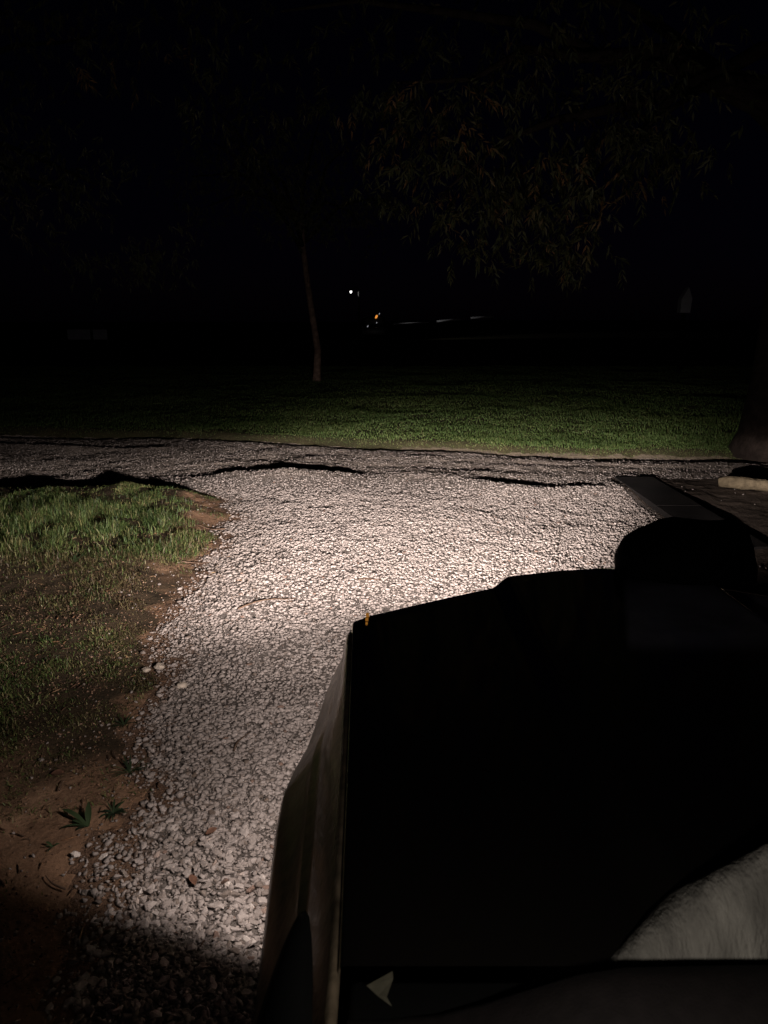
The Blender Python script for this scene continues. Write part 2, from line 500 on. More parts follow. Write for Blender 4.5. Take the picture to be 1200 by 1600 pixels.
def axis(lo, hi, step, far_lo, far_hi):
    a = list(np.arange(lo, hi + 1e-6, step))
    d = step
    while a[-1] < far_hi:
        d *= 1.22; a.append(a[-1] + d)
    d = step
    b = []
    p = lo
    while p > far_lo:
        d *= 1.22; p -= d; b.append(p)
    return np.array(b[::-1] + a)


gx = axis(-6.6, 6.0, 0.032, -260, 260)
gy = axis(0.9, 13.0, 0.024, -60, 420)
GX, GY = np.meshgrid(gx, gy, indexing='ij')
GZ = height(GX, GY)
_rough = (zone_verge(GX, GY) < 0) & (zone_lawn(GX, GY) < 0) & (np.abs(GX) < 6.6) & (GY > 0.9)
GZ = GZ + rng.normal(0, 0.0045, GZ.shape) * _rough * (0.4 + 0.6 * sstep(7.5, 8.8, GY))
gverts = np.stack([GX.ravel(), GY.ravel(), GZ.ravel()], 1)
VX, VY = GX.ravel(), GY.ravel()
VV, VL = zone_verge(VX, VY), zone_lawn(VX, VY)
GATTR = {
    'soil': sstep(-0.30, -0.02, VV),
    'packed': sstep(8.3, 9.2, VY + 0.5 * NZ[1](VX * 0.9, VY * 0.9)),
    'rim': sstep(0.11, 0.02, VL + 0.4 * wob(VX, VY, 6, 0.1)) * sstep(-0.8, 1.2, VX) * (0.5 + 0.5 * sstep(6.5, 3.5, VX)),
    'thatch': sstep(2.55, 3.15, VY + 0.7 * NZ[1](VX * 1.7, VY * 1.7) + 0.4 * NZ[2](VX * 4.3, VY * 4.3)) * sstep(-0.08, 0.12, VV + 0.25 * NZ[4](VX * 5, VY * 5)) * (1 - 0.75 * sstep(4.9, 5.6, VY) * sstep(0.5, 0.2, VV)),
}
nx, ny = len(gx), len(gy)
ii = (np.arange(nx - 1)[:, None] * ny + np.arange(ny - 1)[None, :]).ravel()
quads = np.stack([ii, ii + ny, ii + ny + 1, ii + 1], 1)
cx = gverts[quads, 0].mean(1); cy = gverts[quads, 1].mean(1)
zl = zone_lawn(cx, cy)
zv = zone_verge(cx, cy)
zone = np.zeros(len(quads), int)
zone[zv > 0] = 1
zone[zl > 0] = 2
zone[(cx > yard_edge(cy) + 0.3 * wob(cx, cy)) & (cy < 8.70) & (zl <= 0)] = 3
zone[(cy < -1) | (np.abs(cx) > 14)] = np.where(zone[(cy < -1) | (np.abs(cx) > 14)] == 2, 2, 1)


def sub_ground(name, k, m):
    f = quads[zone == k]
    used, inv = np.unique(f.ravel(), return_inverse=True)
    me = np_mesh(name, gverts[used], inv, np.full(len(f), 4), {a_: v_[used] for a_, v_ in GATTR.items()})
    o = link(name, me, m, smooth=True)
    return tag(o, kind='structure')


drive = sub_ground('gravel_drive', 0, M_gravelbed)
verge = sub_ground('soil_verge', 1, M_soil)
lawn = sub_ground('lawn', 2, M_turf)
yard = sub_ground('bare_yard', 3, M_yard)

# ------------------------------------------------------------------ loose stones of the drive
protos = []
for k in range(36):
    bm = bmesh.new()
    r = random.Random(k)
    for _ in range(13):
        v = Vector((r.gauss(0, 1), r.gauss(0, 1), r.gauss(0, 1))).normalized()
        v.x *= r.uniform(0.42, 0.56); v.y *= r.uniform(0.32, 0.46); v.z *= r.uniform(0.20, 0.30)
        bm.verts.new(v)
    res = bmesh.ops.convex_hull(bm, input=bm.verts)
    bmesh.ops.delete(bm, geom=[g for g in set(res.get('geom_interior', []) + res.get('geom_unused', [])) if isinstance(g, bmesh.types.BMVert)], context='VERTS')
    bmesh.ops.triangulate(bm, faces=bm.faces)
    bmesh.ops.recalc_face_normals(bm, faces=bm.faces)
    bm.verts.index_update()
    pv = np.array([v.co[:] for v in bm.verts]); pf = np.array([[v.index for v in f.verts] for f in bm.faces])
    me = bm_mesh('stone', bm)
    me.materials.append(M_stone1)
    protos.append((pv, pf, me))


def scatter(x0, x1, y0, y1, per_m2):
    n = int((x1 - x0) * (y1 - y0) * per_m2)
    return rng.uniform(x0, x1, n), rng.uniform(y0, y1, n)


def keep_gravel(x, y, fade, soft=0.12):
    v = zone_verge(x, y)
    l = zone_lawn(x, y)
    p = sstep(soft, -0.55 * np.ones_like(x) if False else -0.28, v) ** 1.4
    p = np.maximum(p, 0.02 * (v < 0.35))
    p = p * (l < -0.03)
    p = p * np.where((x > yard_edge(y) - 0.07) & (y < 8.7), 0.015, 1.0)
    p = p * fade(y)
    # wheel-worn thin places on the far road
    p = p * np.where(y > 8.9, 0.40 + 0.9 * np.clip(NZ[2](x * 0.8, y * 2.5) + 0.15, 0, 1), 1.0)
    p = p * np.where((x > 0.05) & (y < 2.0), 0.0, 1.0)
    return rng.random(len(x)) < p


sx, sy, ss = [], [], []
for (x0, x1, y0, y1, d, lo, hi) in [
    (-2.1, 3.2, 1.0, 8.8, 1500, 0.019, 0.038),
    (-1.5, 0.3, 1.0, 3.4, 1900, 0.018, 0.040),
    (-1.5, 0.8, 1.0, 4.6, 4200, 0.010, 0.020),
    (-2.0, 3.0, 4.6, 8.8, 2000, 0.010, 0.022),
    (-6.8, 5.5, 7.0, 12.4, 1100, 0.011, 0.026),
]:
    x, y = scatter(x0, x1, y0, y1, d)
    k = keep_gravel(x, y, (lambda q: sstep(8.8, 7.2, q)) if y0 < 6 else (lambda q: sstep(7.0, 8.2, q)))
    x, y = x[k], y[k]
    s = lo + (hi - lo) * rng.random(len(x)) ** 1.7
    big = rng.random(len(x)) < 0.012
    s = np.where(big & (hi > 0.04), s * 1.5, s)
    s = s * np.where(zone_verge(x, y) > 0, 0.6, 1.0)
    sx.append(x); sy.append(y); ss.append(s)
sx = np.concatenate(sx); sy = np.concatenate(sy); ss = np.concatenate(ss)
N = len(sx)
sz = height(sx, sy) + ss * rng.uniform(-0.02, 0.19, N) + 0.002
yaw = rng.uniform(0, 2 * np.pi, N); tx = rng.normal(0, 0.25, N); ty = rng.normal(0, 0.25, N)
cz_, sz_ = np.cos(yaw), np.sin(yaw); cxr, sxr = np.cos(tx), np.sin(tx); cyr, syr = np.cos(ty), np.sin(ty)
ROT = np.empty((N, 3, 3))
ROT[:, 0, 0] = cz_ * cyr; ROT[:, 0, 1] = cz_ * syr * sxr - sz_ * cxr; ROT[:, 0, 2] = cz_ * syr * cxr + sz_ * sxr
ROT[:, 1, 0] = sz_ * cyr; ROT[:, 1, 1] = sz_ * syr * sxr + cz_ * cxr; ROT[:, 1, 2] = sz_ * syr * cxr - cz_ * sxr
ROT[:, 2, 0] = -syr; ROT[:, 2, 1] = cyr * sxr; ROT[:, 2, 2] = cyr * cxr
ss3 = ss[:, None] * np.stack([rng.uniform(0.95, 1.3, N), rng.uniform(0.9, 1.2, N), rng.uniform(0.8, 1.4, N)], 1)
tone = np.clip(rng.beta(2.2, 2.0, N) * 0.92 + (rng.random(N) < 0.012) * 0.6, 0, 1)
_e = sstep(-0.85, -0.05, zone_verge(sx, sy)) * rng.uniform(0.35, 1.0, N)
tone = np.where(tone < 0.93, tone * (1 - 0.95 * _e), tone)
which = rng.integers(0, len(protos), N)

# the stones that show largest are objects, the rest are one mass
depth = sy * math.cos(R(14)) + 1.8 * math.sin(R(14))
px = 600 + 1209 * sx / depth
py = 800 + 1209 * (1.8 * math.cos(R(14)) - sy * math.sin(R(14))) / depth
hidden = px > np.interp(py, [970, 1110, 1250, 1420, 1600], [560, 512, 447, 420, 402])
show = np.where((px > 4) & (py < 1590) & ~hidden & (py > 950), ss / depth, 0)
top = np.argsort(-show)[:290]
single = np.zeros(N, bool); single[top] = True
for i in top:
    o = bpy.data.objects.new('stone', protos[which[i]][2])
    COL.objects.link(o)
    M = Matrix(ROT[i].tolist()).to_4x4()
    o.matrix_world = Matrix.Translation((sx[i], sy[i], sz[i])) @ M @ Matrix.Diagonal((*ss3[i], 1))
    o.parent = drive

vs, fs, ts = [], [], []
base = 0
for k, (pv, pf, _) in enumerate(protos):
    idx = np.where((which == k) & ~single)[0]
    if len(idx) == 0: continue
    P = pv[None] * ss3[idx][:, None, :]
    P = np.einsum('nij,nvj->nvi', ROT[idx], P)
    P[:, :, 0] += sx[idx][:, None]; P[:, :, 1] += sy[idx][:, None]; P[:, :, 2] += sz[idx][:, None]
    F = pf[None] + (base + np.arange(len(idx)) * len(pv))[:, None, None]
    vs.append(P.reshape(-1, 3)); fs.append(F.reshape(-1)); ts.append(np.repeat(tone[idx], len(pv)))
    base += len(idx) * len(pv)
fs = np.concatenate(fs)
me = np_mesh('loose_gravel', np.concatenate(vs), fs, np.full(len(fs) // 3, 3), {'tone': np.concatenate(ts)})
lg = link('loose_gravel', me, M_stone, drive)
tag(lg, kind='stuff')


# soil crumbs and bits of dry litter on the verge: too many to count
def join_protos(name, x, y, size, lift, stretch, m, tones):
    vs, fs, ts = [], [], []
    base = 0
    z = height(x, y) + size * lift
    wh = rng.integers(0, len(protos), len(x)); an = rng.uniform(0, 2 * np.pi, len(x))
    for k, (pv, pf, _) in enumerate(protos):
        idx = np.where(wh == k)[0]
        if len(idx) == 0: continue
        P = pv[None] * size[idx][:, None, None] * np.array(stretch)
        c, s_ = np.cos(an[idx])[:, None], np.sin(an[idx])[:, None]
        Q = np.stack([P[:, :, 0] * c - P[:, :, 1] * s_ + x[idx][:, None], P[:, :, 0] * s_ + P[:, :, 1] * c + y[idx][:, None], P[:, :, 2] + z[idx][:, None]], 2)
        fs.append((pf[None] + (base + np.arange(len(idx)) * len(pv))[:, None, None]).reshape(-1))
        vs.append(Q.reshape(-1, 3)); ts.append(np.repeat(tones[idx], len(pv)))
        base += len(idx) * len(pv)
    f = np.concatenate(fs)
    return link(name, np_mesh(name, np.concatenate(vs), f, np.full(len(f) // 3, 3), {'tone': np.concatenate(ts)}), m)


M_crumb = ramp_mat('soil_crumb', [(0, (0.06, 0.034, 0.021)), (0.7, (0.15, 0.09, 0.058)), (1, (0.20, 0.13, 0.09))], 'tone', rough=0.95, spec=0.1)
M_litter = ramp_mat('dry_litter', [(0, (0.035, 0.020, 0.013)), (0.6, (0.09, 0.05, 0.028)), (0.9, (0.17, 0.09, 0.045)), (1, (0.24, 0.17, 0.10))], 'tone', rough=0.9, spec=0.15)
x, y = scatter(-2.4, -0.8, 1.6, 6.2, 1900)
k = (zone_verge(x, y) > -0.12) & (rng.random(len(x)) < np.clip(0.45 + 1.4 * NZ[6](x * 4, y * 4), 0.05, 1))
x, y = x[k], y[k]
o = join_protos('soil_crumbs', x, y, 0.005 + 0.013 * rng.random(len(x)) ** 2.5, 0.12, (1, 1, 1.3), M_crumb, rng.random(len(x)))
tag(o, 'small red-brown soil crumbs strewn over the bare verge', 'soil', kind='stuff')
x, y = scatter(-3.4, 0.0, 1.6, 7.6, 130)
k = (zone_verge(x, y) > -0.9 * rng.random(len(x)) ** 2)
x, y = x[k], y[k]
o = join_protos('leaf_litter', x, y, 0.016 + 0.045 * rng.random(len(x)) ** 2, 0.10, (1.2, 0.22, 0.16), M_litter, rng.random(len(x)))
tag(o, 'bits of dry brown leaf and stem scattered along the gravel edge', 'leaf litter', kind='stuff')


# ------------------------------------------------------------------ grass
def blades(name, x, y, h, w, tone, lean=0.6, mat_=None):
    n = len(x)
    z = height(x, y) - 0.004
    a = rng.uniform(0, 2 * np.pi, n)
    side = np.stack([np.cos(a), np.sin(a), np.zeros(n)], 1) * (w / 2)[:, None]
    la = rng.uniform(0, 2 * np.pi, n)
    ln = np.minimum(np.abs(rng.normal(0, 1, n)) * lean, 2.6)
    ld = np.stack([np.cos(la), np.sin(la), np.zeros(n)], 1)
    b = np.stack([x, y, z], 1)
    up = np.array([0, 0, 1.0])
    m = b + up * (h * 0.55)[:, None] + ld * (h * 0.22 * ln)[:, None]
    t = b + up * (h * np.clip(1 - 0.32 * ln, 0.18, 1))[:, None] + ld * (h * 0.75 * ln)[:, None]
    V = np.stack([b - side, b + side, m - side * 0.8, m + side * 0.8, t], 1).reshape(-1, 3)
    o = np.arange(n) * 5
    q = np.stack([o, o + 1, o + 3, o + 2, o + 2, o + 3, o + 4], 1).ravel()
    sizes = np.tile([4, 3], n)
    me = np_mesh(name, V, q, sizes, {'tone': np.repeat(tone, 5)})
    ob = link(name, me, mat_ or M_grass)
    return ob


# verge: dense green behind, a dry brown band, a thin dark patch, then bare soil with weeds
n = 620000
x = rng.uniform(-4.9, -0.9, n); y = rng.uniform(1.6, 8.45, n)
v = zone_verge(x, y)
yy = y + 0.7 * NZ[1](x * 1.7, y * 1.7) + 0.4 * NZ[2](x * 4.3, y * 4.3)
green = sstep(4.9, 5.6, yy)
clump = np.clip(0.36 + 1.6 * NZ[3](x * 2.6, y * 2.6) + 1.3 * NZ[4](x * 7.5, y * 7.5), 0.04, 1.3)
mid = sstep(2.5, 3.1, yy) * sstep(4.6, 4.2, yy)
dry = sstep(4.0, 4.5, yy) * sstep(5.9, 5.2, yy)
dens = np.maximum.reduce([green * clump, 0.75 * mid * (0.3 + clump), 0.5 * dry * (0.2 + clump), 0.022 * np.ones(n)])
dens *= sstep(-0.04, 0.16, v) * np.where(v < 0.25, 0.3 + clump, 1)
k = rng.random(n) < dens
x, y, green, clump, dry, v, mid = x[k], y[k], green[k], clump[k], dry[k], v[k], mid[k]
m_ = len(x)
hh = (0.035 + 0.125 * rng.random(m_) ** 2.0) * (0.5 + 0.6 * clump) * (0.4 + 0.6 * green) * (0.45 + 0.45 * sstep(0.05, 0.45, v)) * (1 - 0.62 * sstep(6.9, 7.8, y))
tn = np.clip(rng.normal(0.47, 0.20, m_) + 0.30 * NZ[6](x * 1.4, y * 1.4) + 0.25 * NZ[7](x * 6, y * 6), 0.0, 0.76)
isdry = rng.random(m_) < np.clip(0.10 + 0.70 * dry * (1 - green) + 0.25 * mid + 0.35 * (1 - sstep(0.1, 0.5, v)), 0, 1)
tn = np.where(isdry, rng.uniform(0.78, 1.0, m_), tn)
gr = blades('verge_grass', x, y, hh, rng.uniform(0.0022, 0.0055, m_), tn, lean=1.35 + 1.6 * (1 - green))
tag(gr, 'tufted green grass with dry brown patches beside the gravel drive', 'grass', kind='stuff')

# lawn across the far side
n = 460000
y = 9.8 + 20 * rng.random(n) ** 2.0; x = rng.uniform(-1, 1, n) * (2.5 + y * 0.56) + 0.2
l = zone_lawn(x, y)
thin = np.clip(0.8 + 1.1 * NZ[2](x * 0.9, y * 0.9) + 0.7 * NZ[7](x * 3.1, y * 3.1), 0.5, 1)
k = (rng.random(n) < thin * sstep(-0.02, 0.12, l)) & (l > -0.03)
x, y, l = x[k], y[k], l[k]
m_ = len(x)
hh = (0.028 + 0.030 * rng.random(m_)) * (0.6 + 0.7 * np.clip(0.5 + NZ[3](x * 1.3, y * 1.3), 0, 1)) * (0.5 + 0.5 * sstep(0, 0.5, l))
tn = np.clip(rng.normal(0.38, 0.12, m_) + 0.25 * NZ[5](x * 0.8, y * 0.8), 0, 0.74)
tn = np.where(rng.random(m_) < 0.07 + 0.5 * (1 - sstep(0.0, 0.4, l)), rng.uniform(0.74, 0.95, m_), tn)
gl = blades('lawn_grass', x, y, hh, 0.0030 + 0.00036 * y, tn, lean=0.9, mat_=M_lawn)
tag(gl, 'short mown green lawn grass beyond the gravel road', 'grass', kind='stuff')


# ------------------------------------------------------------------ trees
def leaf_mesh(name, pos, direc, length, width, tone):
    """long pointed leaflets: a bent kite each"""
    n = len(pos)
    d = direc / np.linalg.norm(direc, axis=1, keepdims=True)
    r = rng.normal(0, 1, (n, 3))
    s = np.cross(d, r); s /= np.linalg.norm(s, axis=1, keepdims=True) + 1e-9
    nn = np.cross(d, s)
    L = length[:, None]; W = width[:, None]
    V = np.stack([pos, pos + d * L * 0.45 + s * W * 0.5 + nn * L * 0.05, pos + d * L - np.array([0, 0, 1.0]) * L * 0.12, pos + d * L * 0.45 - s * W * 0.5 + nn * L * 0.05], 1).reshape(-1, 3)
    o = np.arange(n) * 4
    q = np.stack([o, o + 1, o + 2, o, o + 2, o + 3], 1).ravel()
    return np_mesh(name, V, q, np.full(2 * n, 3), {'tone': np.repeat(tone, 4)})


def spray_leaves(tips, per, spread, size, brown=0.1, droop=0.8):
    """compound leaves hung along short drooping stalks at each twig tip"""
    P, D, L, W, T = [], [], [], [], []
    for t in tips:
        t = np.array(t)
        tb = rng.random() < brown
        out = rng.normal(0, 1, 3); out[2] = -abs(out[2]) * 0.5; out /= np.linalg.norm(out)
        for _ in range(per // 9):
            o = t + rng.normal(0, spread, 3) * np.array([1, 1, 0.7])
            dirn = out * 0.6 + rng.normal(0, 0.6, 3); dirn[2] -= droop; dirn /= np.linalg.norm(dirn)
            ln = size * rng.uniform(1.8, 2.8)
            sd = np.cross(dirn, rng.normal(0, 1, 3)); sd /= np.linalg.norm(sd)
            for j in range(9):
                f = (j // 2 + 1) / 5
                P.append(o + dirn * ln * f)
                sgn = 1 if j % 2 else -1
                D.append(dirn * 0.75 + sd * sgn * 0.8 + rng.normal(0, 0.15, 3) + np.array([0, 0, -0.35]) if j < 8 else dirn)
                L.append(size * rng.uniform(0.7, 1.2)); W.append(size * rng.uniform(0.2, 0.3))
                T.append(np.clip(rng.normal(0.9 if tb else 0.4, 0.18), 0, 1))
    return np.array(P), np.array(D), np.array(L), np.array(W), np.array(T)


M_leaf_pale = ramp_mat('pale_tree_leaves', [(0.0, (0.075, 0.085, 0.04)), (0.5, (0.13, 0.135, 0.065)), (1.0, (0.20, 0.17, 0.10))], 'tone', trans=0.3, rough=0.55, spec=0.4)


def tree(name, label, loc, trunk_pts, trunk_r, limbs, tips, per, spread, size, group=None, brown=0.1, n=14, bark=None, leaf=None):
    t = empty(name, loc)
    tag(t, label, 'tree', group)
    b = np.array(loc)
    bm = bmesh.new()
    add_tube(bm, trunk_pts, trunk_r, n)
    link('trunk', bm_mesh('trunk', bm), bark or M_bark, t, True)
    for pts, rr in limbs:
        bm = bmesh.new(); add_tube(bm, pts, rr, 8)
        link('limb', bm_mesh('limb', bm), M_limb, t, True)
    P, D, L, W, T = spray_leaves(tips, per, spread, size, brown)
    link('crown', leaf_mesh('crown', P, D, L, W, T), leaf or M_leaf, t)
    return t


def limb_path(a, b, sag=0.0, k=6, j=0.06):
    a, b = Vector(a), Vector(b)
    out = []
    for i in range(k):
        f = i / (k - 1)
        p = a.lerp(b, f)
        p.z += sag * math.sin(math.pi * f)
        if 0 < i < k - 1: p += Vector((random.uniform(-j, j), random.uniform(-j, j), random.uniform(-j, j))) * (b - a).length * 0.4
        out.append(p)
    return out


# small crooked tree out on the lawn
tl = (-1.92, 22.3, float(height(np.array([-1.92]), np.array([22.3]))[0]) - 0.05)
tp = [(0, 0, 0), (0.01, 0, 0.25), (0.05, 0, 0.9), (-0.03, 0, 1.5), (-0.12, 0.05, 2.1), (-0.22, 0.05, 2.9), (-0.30, 0, 3.7), (-0.33, 0, 4.6)]
tips = []
limbs = []
for _ in range(9):
    a = random.uniform(0, 2 * math.pi); e = (math.cos(a) * random.uniform(1.8, 3.6), math.sin(a) * 2.2, random.uniform(4.4, 7.5))
    s0 = (-0.30, 0, random.uniform(3.5, 4.5))
    pth = limb_path(s0, e, 0.5)
    limbs.append((pth, np.linspace(0.06, 0.015, 6)))
    for p in pth[2:]:
        for _ in range(5): tips.append((p.x + random.gauss(0, .55), p.y + random.gauss(0, .55), p.z + random.gauss(0.1, .4)))
for _ in range(34): tips.append((-0.3 + random.gauss(0, .5), random.uniform(-1.1, -0.2), random.uniform(3.9, 5.0)))
tree('small_tree', 'slender crooked tree standing alone on the dark lawn', tl, tp, [0.14, 0.108, 0.098, 0.092, 0.088, 0.08, 0.075, 0.06], limbs, tips, 54, 0.28, 0.10, leaf=M_leaf_pale)

# big tree at the right edge: its limbs hang over the road
bl = (5.32, 10.35, float(height(np.array([5.32]), np.array([10.35]))[0]) - 0.05)
bp_ = [(0, 0, 0), (0, 0, 0.3), (0.02, 0, 1.0), (0.05, 0, 2.2), (0.02, -0.05, 3.4), (0, -0.1, 4.8), (-0.1, -0.1, 6.5)]
limbs, tips = [], []
LOW = [(-4.9, 2.75), (-4.5, 2.55), (-4.2, 2.38), (-3.8, 2.7), (-3.4, 2.25), (-3.2, 2.18), (-2.9, 2.75), (-2.6, 3.2), (-2.2, 3.3), (-1.8, 3.25), (-1.2, 3.8)]
lx = [p[0] for p in LOW]; lz = [p[1] for p in LOW]
for _ in range(150):
    X = random.uniform(-5.4, -1.9)
    z0 = float(np.interp(X, lx, lz))
    tips.append((X, random.uniform(-2.0, 0.8), z0 + 0.28 + abs(random.gauss(0, 1.1))))
for (X, z) in [(-4.22, 2.55), (-4.15, 2.62), (-3.30, 2.40), (-3.22, 2.34), (-3.4, 2.5), (-4.65, 2.8), (-4.5, 2.75), (-3.0, 2.6), (-2.55, 3.35), (-2.9, 3.3), (-2.3, 3.45), (-2.0, 3.4), (-3.7, 2.8), (-3.85, 2.85)]:
    tips.append((X, random.uniform(-1.5, -0.9), z + 0.1)); tips.append((X + .1, random.uniform(-1.5, -0.9), z + 0.28))
for _ in range(150):
    tips.append((random.uniform(-9.0, -2.5), random.uniform(-1.0, 3.5), random.uniform(4.2, 8.6)))
for e in [(-4.6, -1.2, 3.2), (-3.4, -1.2, 2.85), (-2.5, -1.0, 3.8), (-6.5, -0.4, 5.2), (-4.0, 1.5, 6.2), (-2.0, -1.8, 5.5), (1.2, 1.0, 6.0), (-5.2, -1.0, 4.3)]:
    limbs.append((limb_path((0, -0.05, random.uniform(3.6, 5.6)), e, 0.5, 8), np.linspace(0.12, 0.012, 8)))
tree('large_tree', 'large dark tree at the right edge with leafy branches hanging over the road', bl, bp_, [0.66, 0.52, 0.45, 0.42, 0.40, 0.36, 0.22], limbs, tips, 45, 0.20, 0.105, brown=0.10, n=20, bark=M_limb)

# tree to the left, its trunk out of view
ll = (-10.5, 16.0, float(height(np.array([-10.5]), np.array([16.0]))[0]) - 0.05)
limbs, tips = [], []
for _ in range(12):
    e = (random.uniform(1.0, 6.2), random.uniform(-3, 2), random.uniform(3.0, 7.5))
    pth = limb_path((0, 0, random.uniform(2.8, 4.5)), e, 0.7, 7)
    limbs.append((pth, np.linspace(0.11, 0.015, 7)))
    for p in pth[2:]:
        for _ in range(5): tips.append((p.x + random.gauss(0, .5), p.y + random.gauss(0, .5), p.z + random.gauss(0.1, .35)))
for _ in range(14):
    tips.append((random.uniform(4.6, 6.6), random.uniform(-1, 0.5), random.uniform(2.7, 3.2)))
tree('spreading_tree', 'faint spreading tree at the left with low leafy branches', ll, [(0, 0, 0), (0, 0, .4), (0.1, 0, 2), (0, 0.1, 4), (0.2, 0, 6)], [0.4, 0.32, 0.28, 0.24, 0.14], limbs, tips, 54, 0.26, 0.11, leaf=M_leaf_pale)

# ------------------------------------------------------------------ the vehicle
veh = empty('parked_vehicle', (0.68, 1.35, 0))
tag(veh, 'dark glossy vehicle with its left headlight lit, hood filling the lower right', 'vehicle')
VINV = Matrix.Translation((-0.68, -1.35, 0))
CX = 0.68


def vpart(name, me, m, parent=None, smooth=True):
    """mesh given in world metres -> child of the vehicle (or of one of its parts, which sit at its origin)"""
    me.transform(VINV)
    return link(name, me, m, parent or veh, smooth)


HF = [(-0.084, 1.985), (-0.045, 2.028), (0.112, 2.128), (0.315, 2.25), (0.375, 2.262), (0.54, 2.32), (0.68, 2.345)]


def hood_front(x):
    xm = CX - abs(x - CX)
    return float(np.interp(xm, [p[0] for p in HF], [p[1] for p in HF]))


def hood_z(x, s):
    """s 0 rear .. 1 front"""
    xm = CX - abs(x - CX)
    dome = 0.036 * float(sstep(0.325, 0.385, xm))
    return 1.0 + 0.075 * (1 - s) ** 1.3 + dome * (1.0 - 0.15 * (1 - s)) + 0.018 * float(sstep(-0.1, 0.5, xm))*0 


def hood_mesh():
    us = sorted(set([round(v, 4) for v in list(np.linspace(-0.08, 0.30, 12)) + list(np.linspace(0.31, 0.40, 9)) + list(np.linspace(0.42, 0.68, 8))]))
    us = us + [round(2 * CX - u, 4) for u in us[::-1][1:]]
    verts, rows = [], []
    prof = [(i / 24.0, 0, 0) for i in range(25)]
    roll = [(-0.012, -0.0015), (0.001, -0.006), (0.012, -0.015), (0.019, -0.028), (0.021, -0.045), (0.020, -0.07)]
    for i, _, _ in prof:
        row = []
        for u in us:
            yf = hood_front(u)
            xm = CX - abs(u - CX)
            sh = 0.034 * (1 - i) * max(0.0, min(1.0, (0.2 - xm) / 0.28)) * (1 if u < CX else -1)
            row.append(len(verts)); verts.append((u + sh, 0.74 + i * (yf - 0.03 - 0.74), hood_z(u, i)))
        rows.append(row)
    for dy, dz in roll:
        row = []
        for u in us:
            row.append(len(verts)); verts.append((u, hood_front(u) + dy, hood_z(u, 1) + dz))
        rows.append(row)
    faces = []
    for a, b in zip(rows, rows[1:]):
        for k in range(len(us) - 1):
            faces.append((a[k], a[k + 1], b[k + 1], b[k]))
    # rolled side edges
    for side in (0, -1):
        prev = [r[side] for r in rows]
        sgn = -1 if side == 0 else 1
        for dx, dz in [(0.004, -0.002), (0.007, -0.007), (0.007, -0.035)]:
            cur = []
            for r in rows:
                v = verts[r[side]]
                cur.append(len(verts)); verts.append((v[0] + sgn * dx, v[1], v[2] + dz))
            for k in range(len(prev) - 1):
                f = (prev[k], prev[k + 1], cur[k + 1], cur[k])
                faces.append(f if side == 0 else f[::-1])
            prev = cur
    return py_mesh('hood', verts, faces)


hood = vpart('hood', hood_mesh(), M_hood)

XB = [(-0.6, -0.19, .80), (0.3, -0.190, .80), (0.9, -0.190, .80), (1.15, -0.206, .80), (1.33, -0.217, .80), (1.45, -0.219, .80), (1.53, -0.206, .80), (1.62, -0.186, .80), (1.72, -0.172, .81), (1.85, -0.155, .83), (1.95, -0.135, .85), (2.0, -0.118, .86), (2.04, -0.088, .86)]
XBY = [b[0] for b in XB]


def fender_mesh(y0, y1, steps, mirror=False, arch=True):
    ys = np.linspace(y0, y1, steps)
    verts, rows = [], []
    for y in ys:
        xb = float(np.interp(y, XBY, [b[1] for b in XB])); zb = float(np.interp(y, XBY, [b[2] for b in XB]))
        s = min(max((y - 0.74) / 1.25, 0), 1)
        zr = 1.0 + 0.075 * (1 - s) ** 1.3 - 0.004 - 0.022 * float(sstep(1.90, 1.985, y))
        xr = -0.091 + 0.034 * (1 - s) + (0.0 if y < 1.98 else (y - 1.98) * 0.25)
        zlow = 0.40
        if arch and abs(y - 1.36) < 0.40: zlow = max(zlow, 0.35 + math.sqrt(0.40 ** 2 - (y - 1.36) ** 2))
        w = xr - xb
        zl = min(zlow, zb - 0.03)
        dz_ = zr - zb
        k_ = float(sstep(1.95, 1.55, y))
        prof = [(xr + 0.006, zr - 0.012), (xr + 0.001, zr - 0.002), (xr - 0.004, zr - 0.003), (xr - 0.009, zr - 0.009), (xr - 0.20 * w - 0.004, zr - 0.20 * dz_), (xr - 0.36 * w, zr - 0.38 * dz_), (xr - 0.43 * w, zr - 0.47 * dz_),
                (xr - (0.46 + 0.05 * k_) * w, zr - 0.50 * dz_), (xr - (0.50 + 0.025 * k_) * w, zr - (0.545 - 0.015 * k_) * dz_), (xr - (0.56 + 0.03 * k_) * w, zr - (0.60 - 0.015 * k_) * dz_), (xr - 0.74 * w, zr - 0.73 * dz_), (xr - 0.93 * w, zr - 0.86 * dz_), (xb, zb), (xb + 0.004, zl + (zb - zl) * 0.5), (xb + 0.014, zl), (xb + 0.05, zl + 0.005)]
        row = []
        for px_, pz_ in prof:
            row.append(len(verts)); verts.append((2 * CX - px_ if mirror else px_, y, pz_))
        rows.append(row)
    faces = []
    for a, b in zip(rows, rows[1:]):
        for k in range(len(a) - 1):
            f = (a[k], b[k], b[k + 1], a[k + 1])
            faces.append(f if mirror else f[::-1])
    return py_mesh('fender', verts, faces)


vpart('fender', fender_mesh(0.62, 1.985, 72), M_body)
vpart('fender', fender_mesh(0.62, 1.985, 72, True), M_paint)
for mir in (False, True):
    d = vpart('door', fender_mesh(-0.45, 0.612, 20, mir, False), M_body)
    bm = bmesh.new()
    hx = -0.225 if not mir else 2 * CX + 0.225
    add_tube(bm, [(hx, -0.34, 0.86), (hx, -0.2, 0.87)], 0.014, 8)
    vpart('handle', bm_mesh('handle', bm), M_plastic, d)

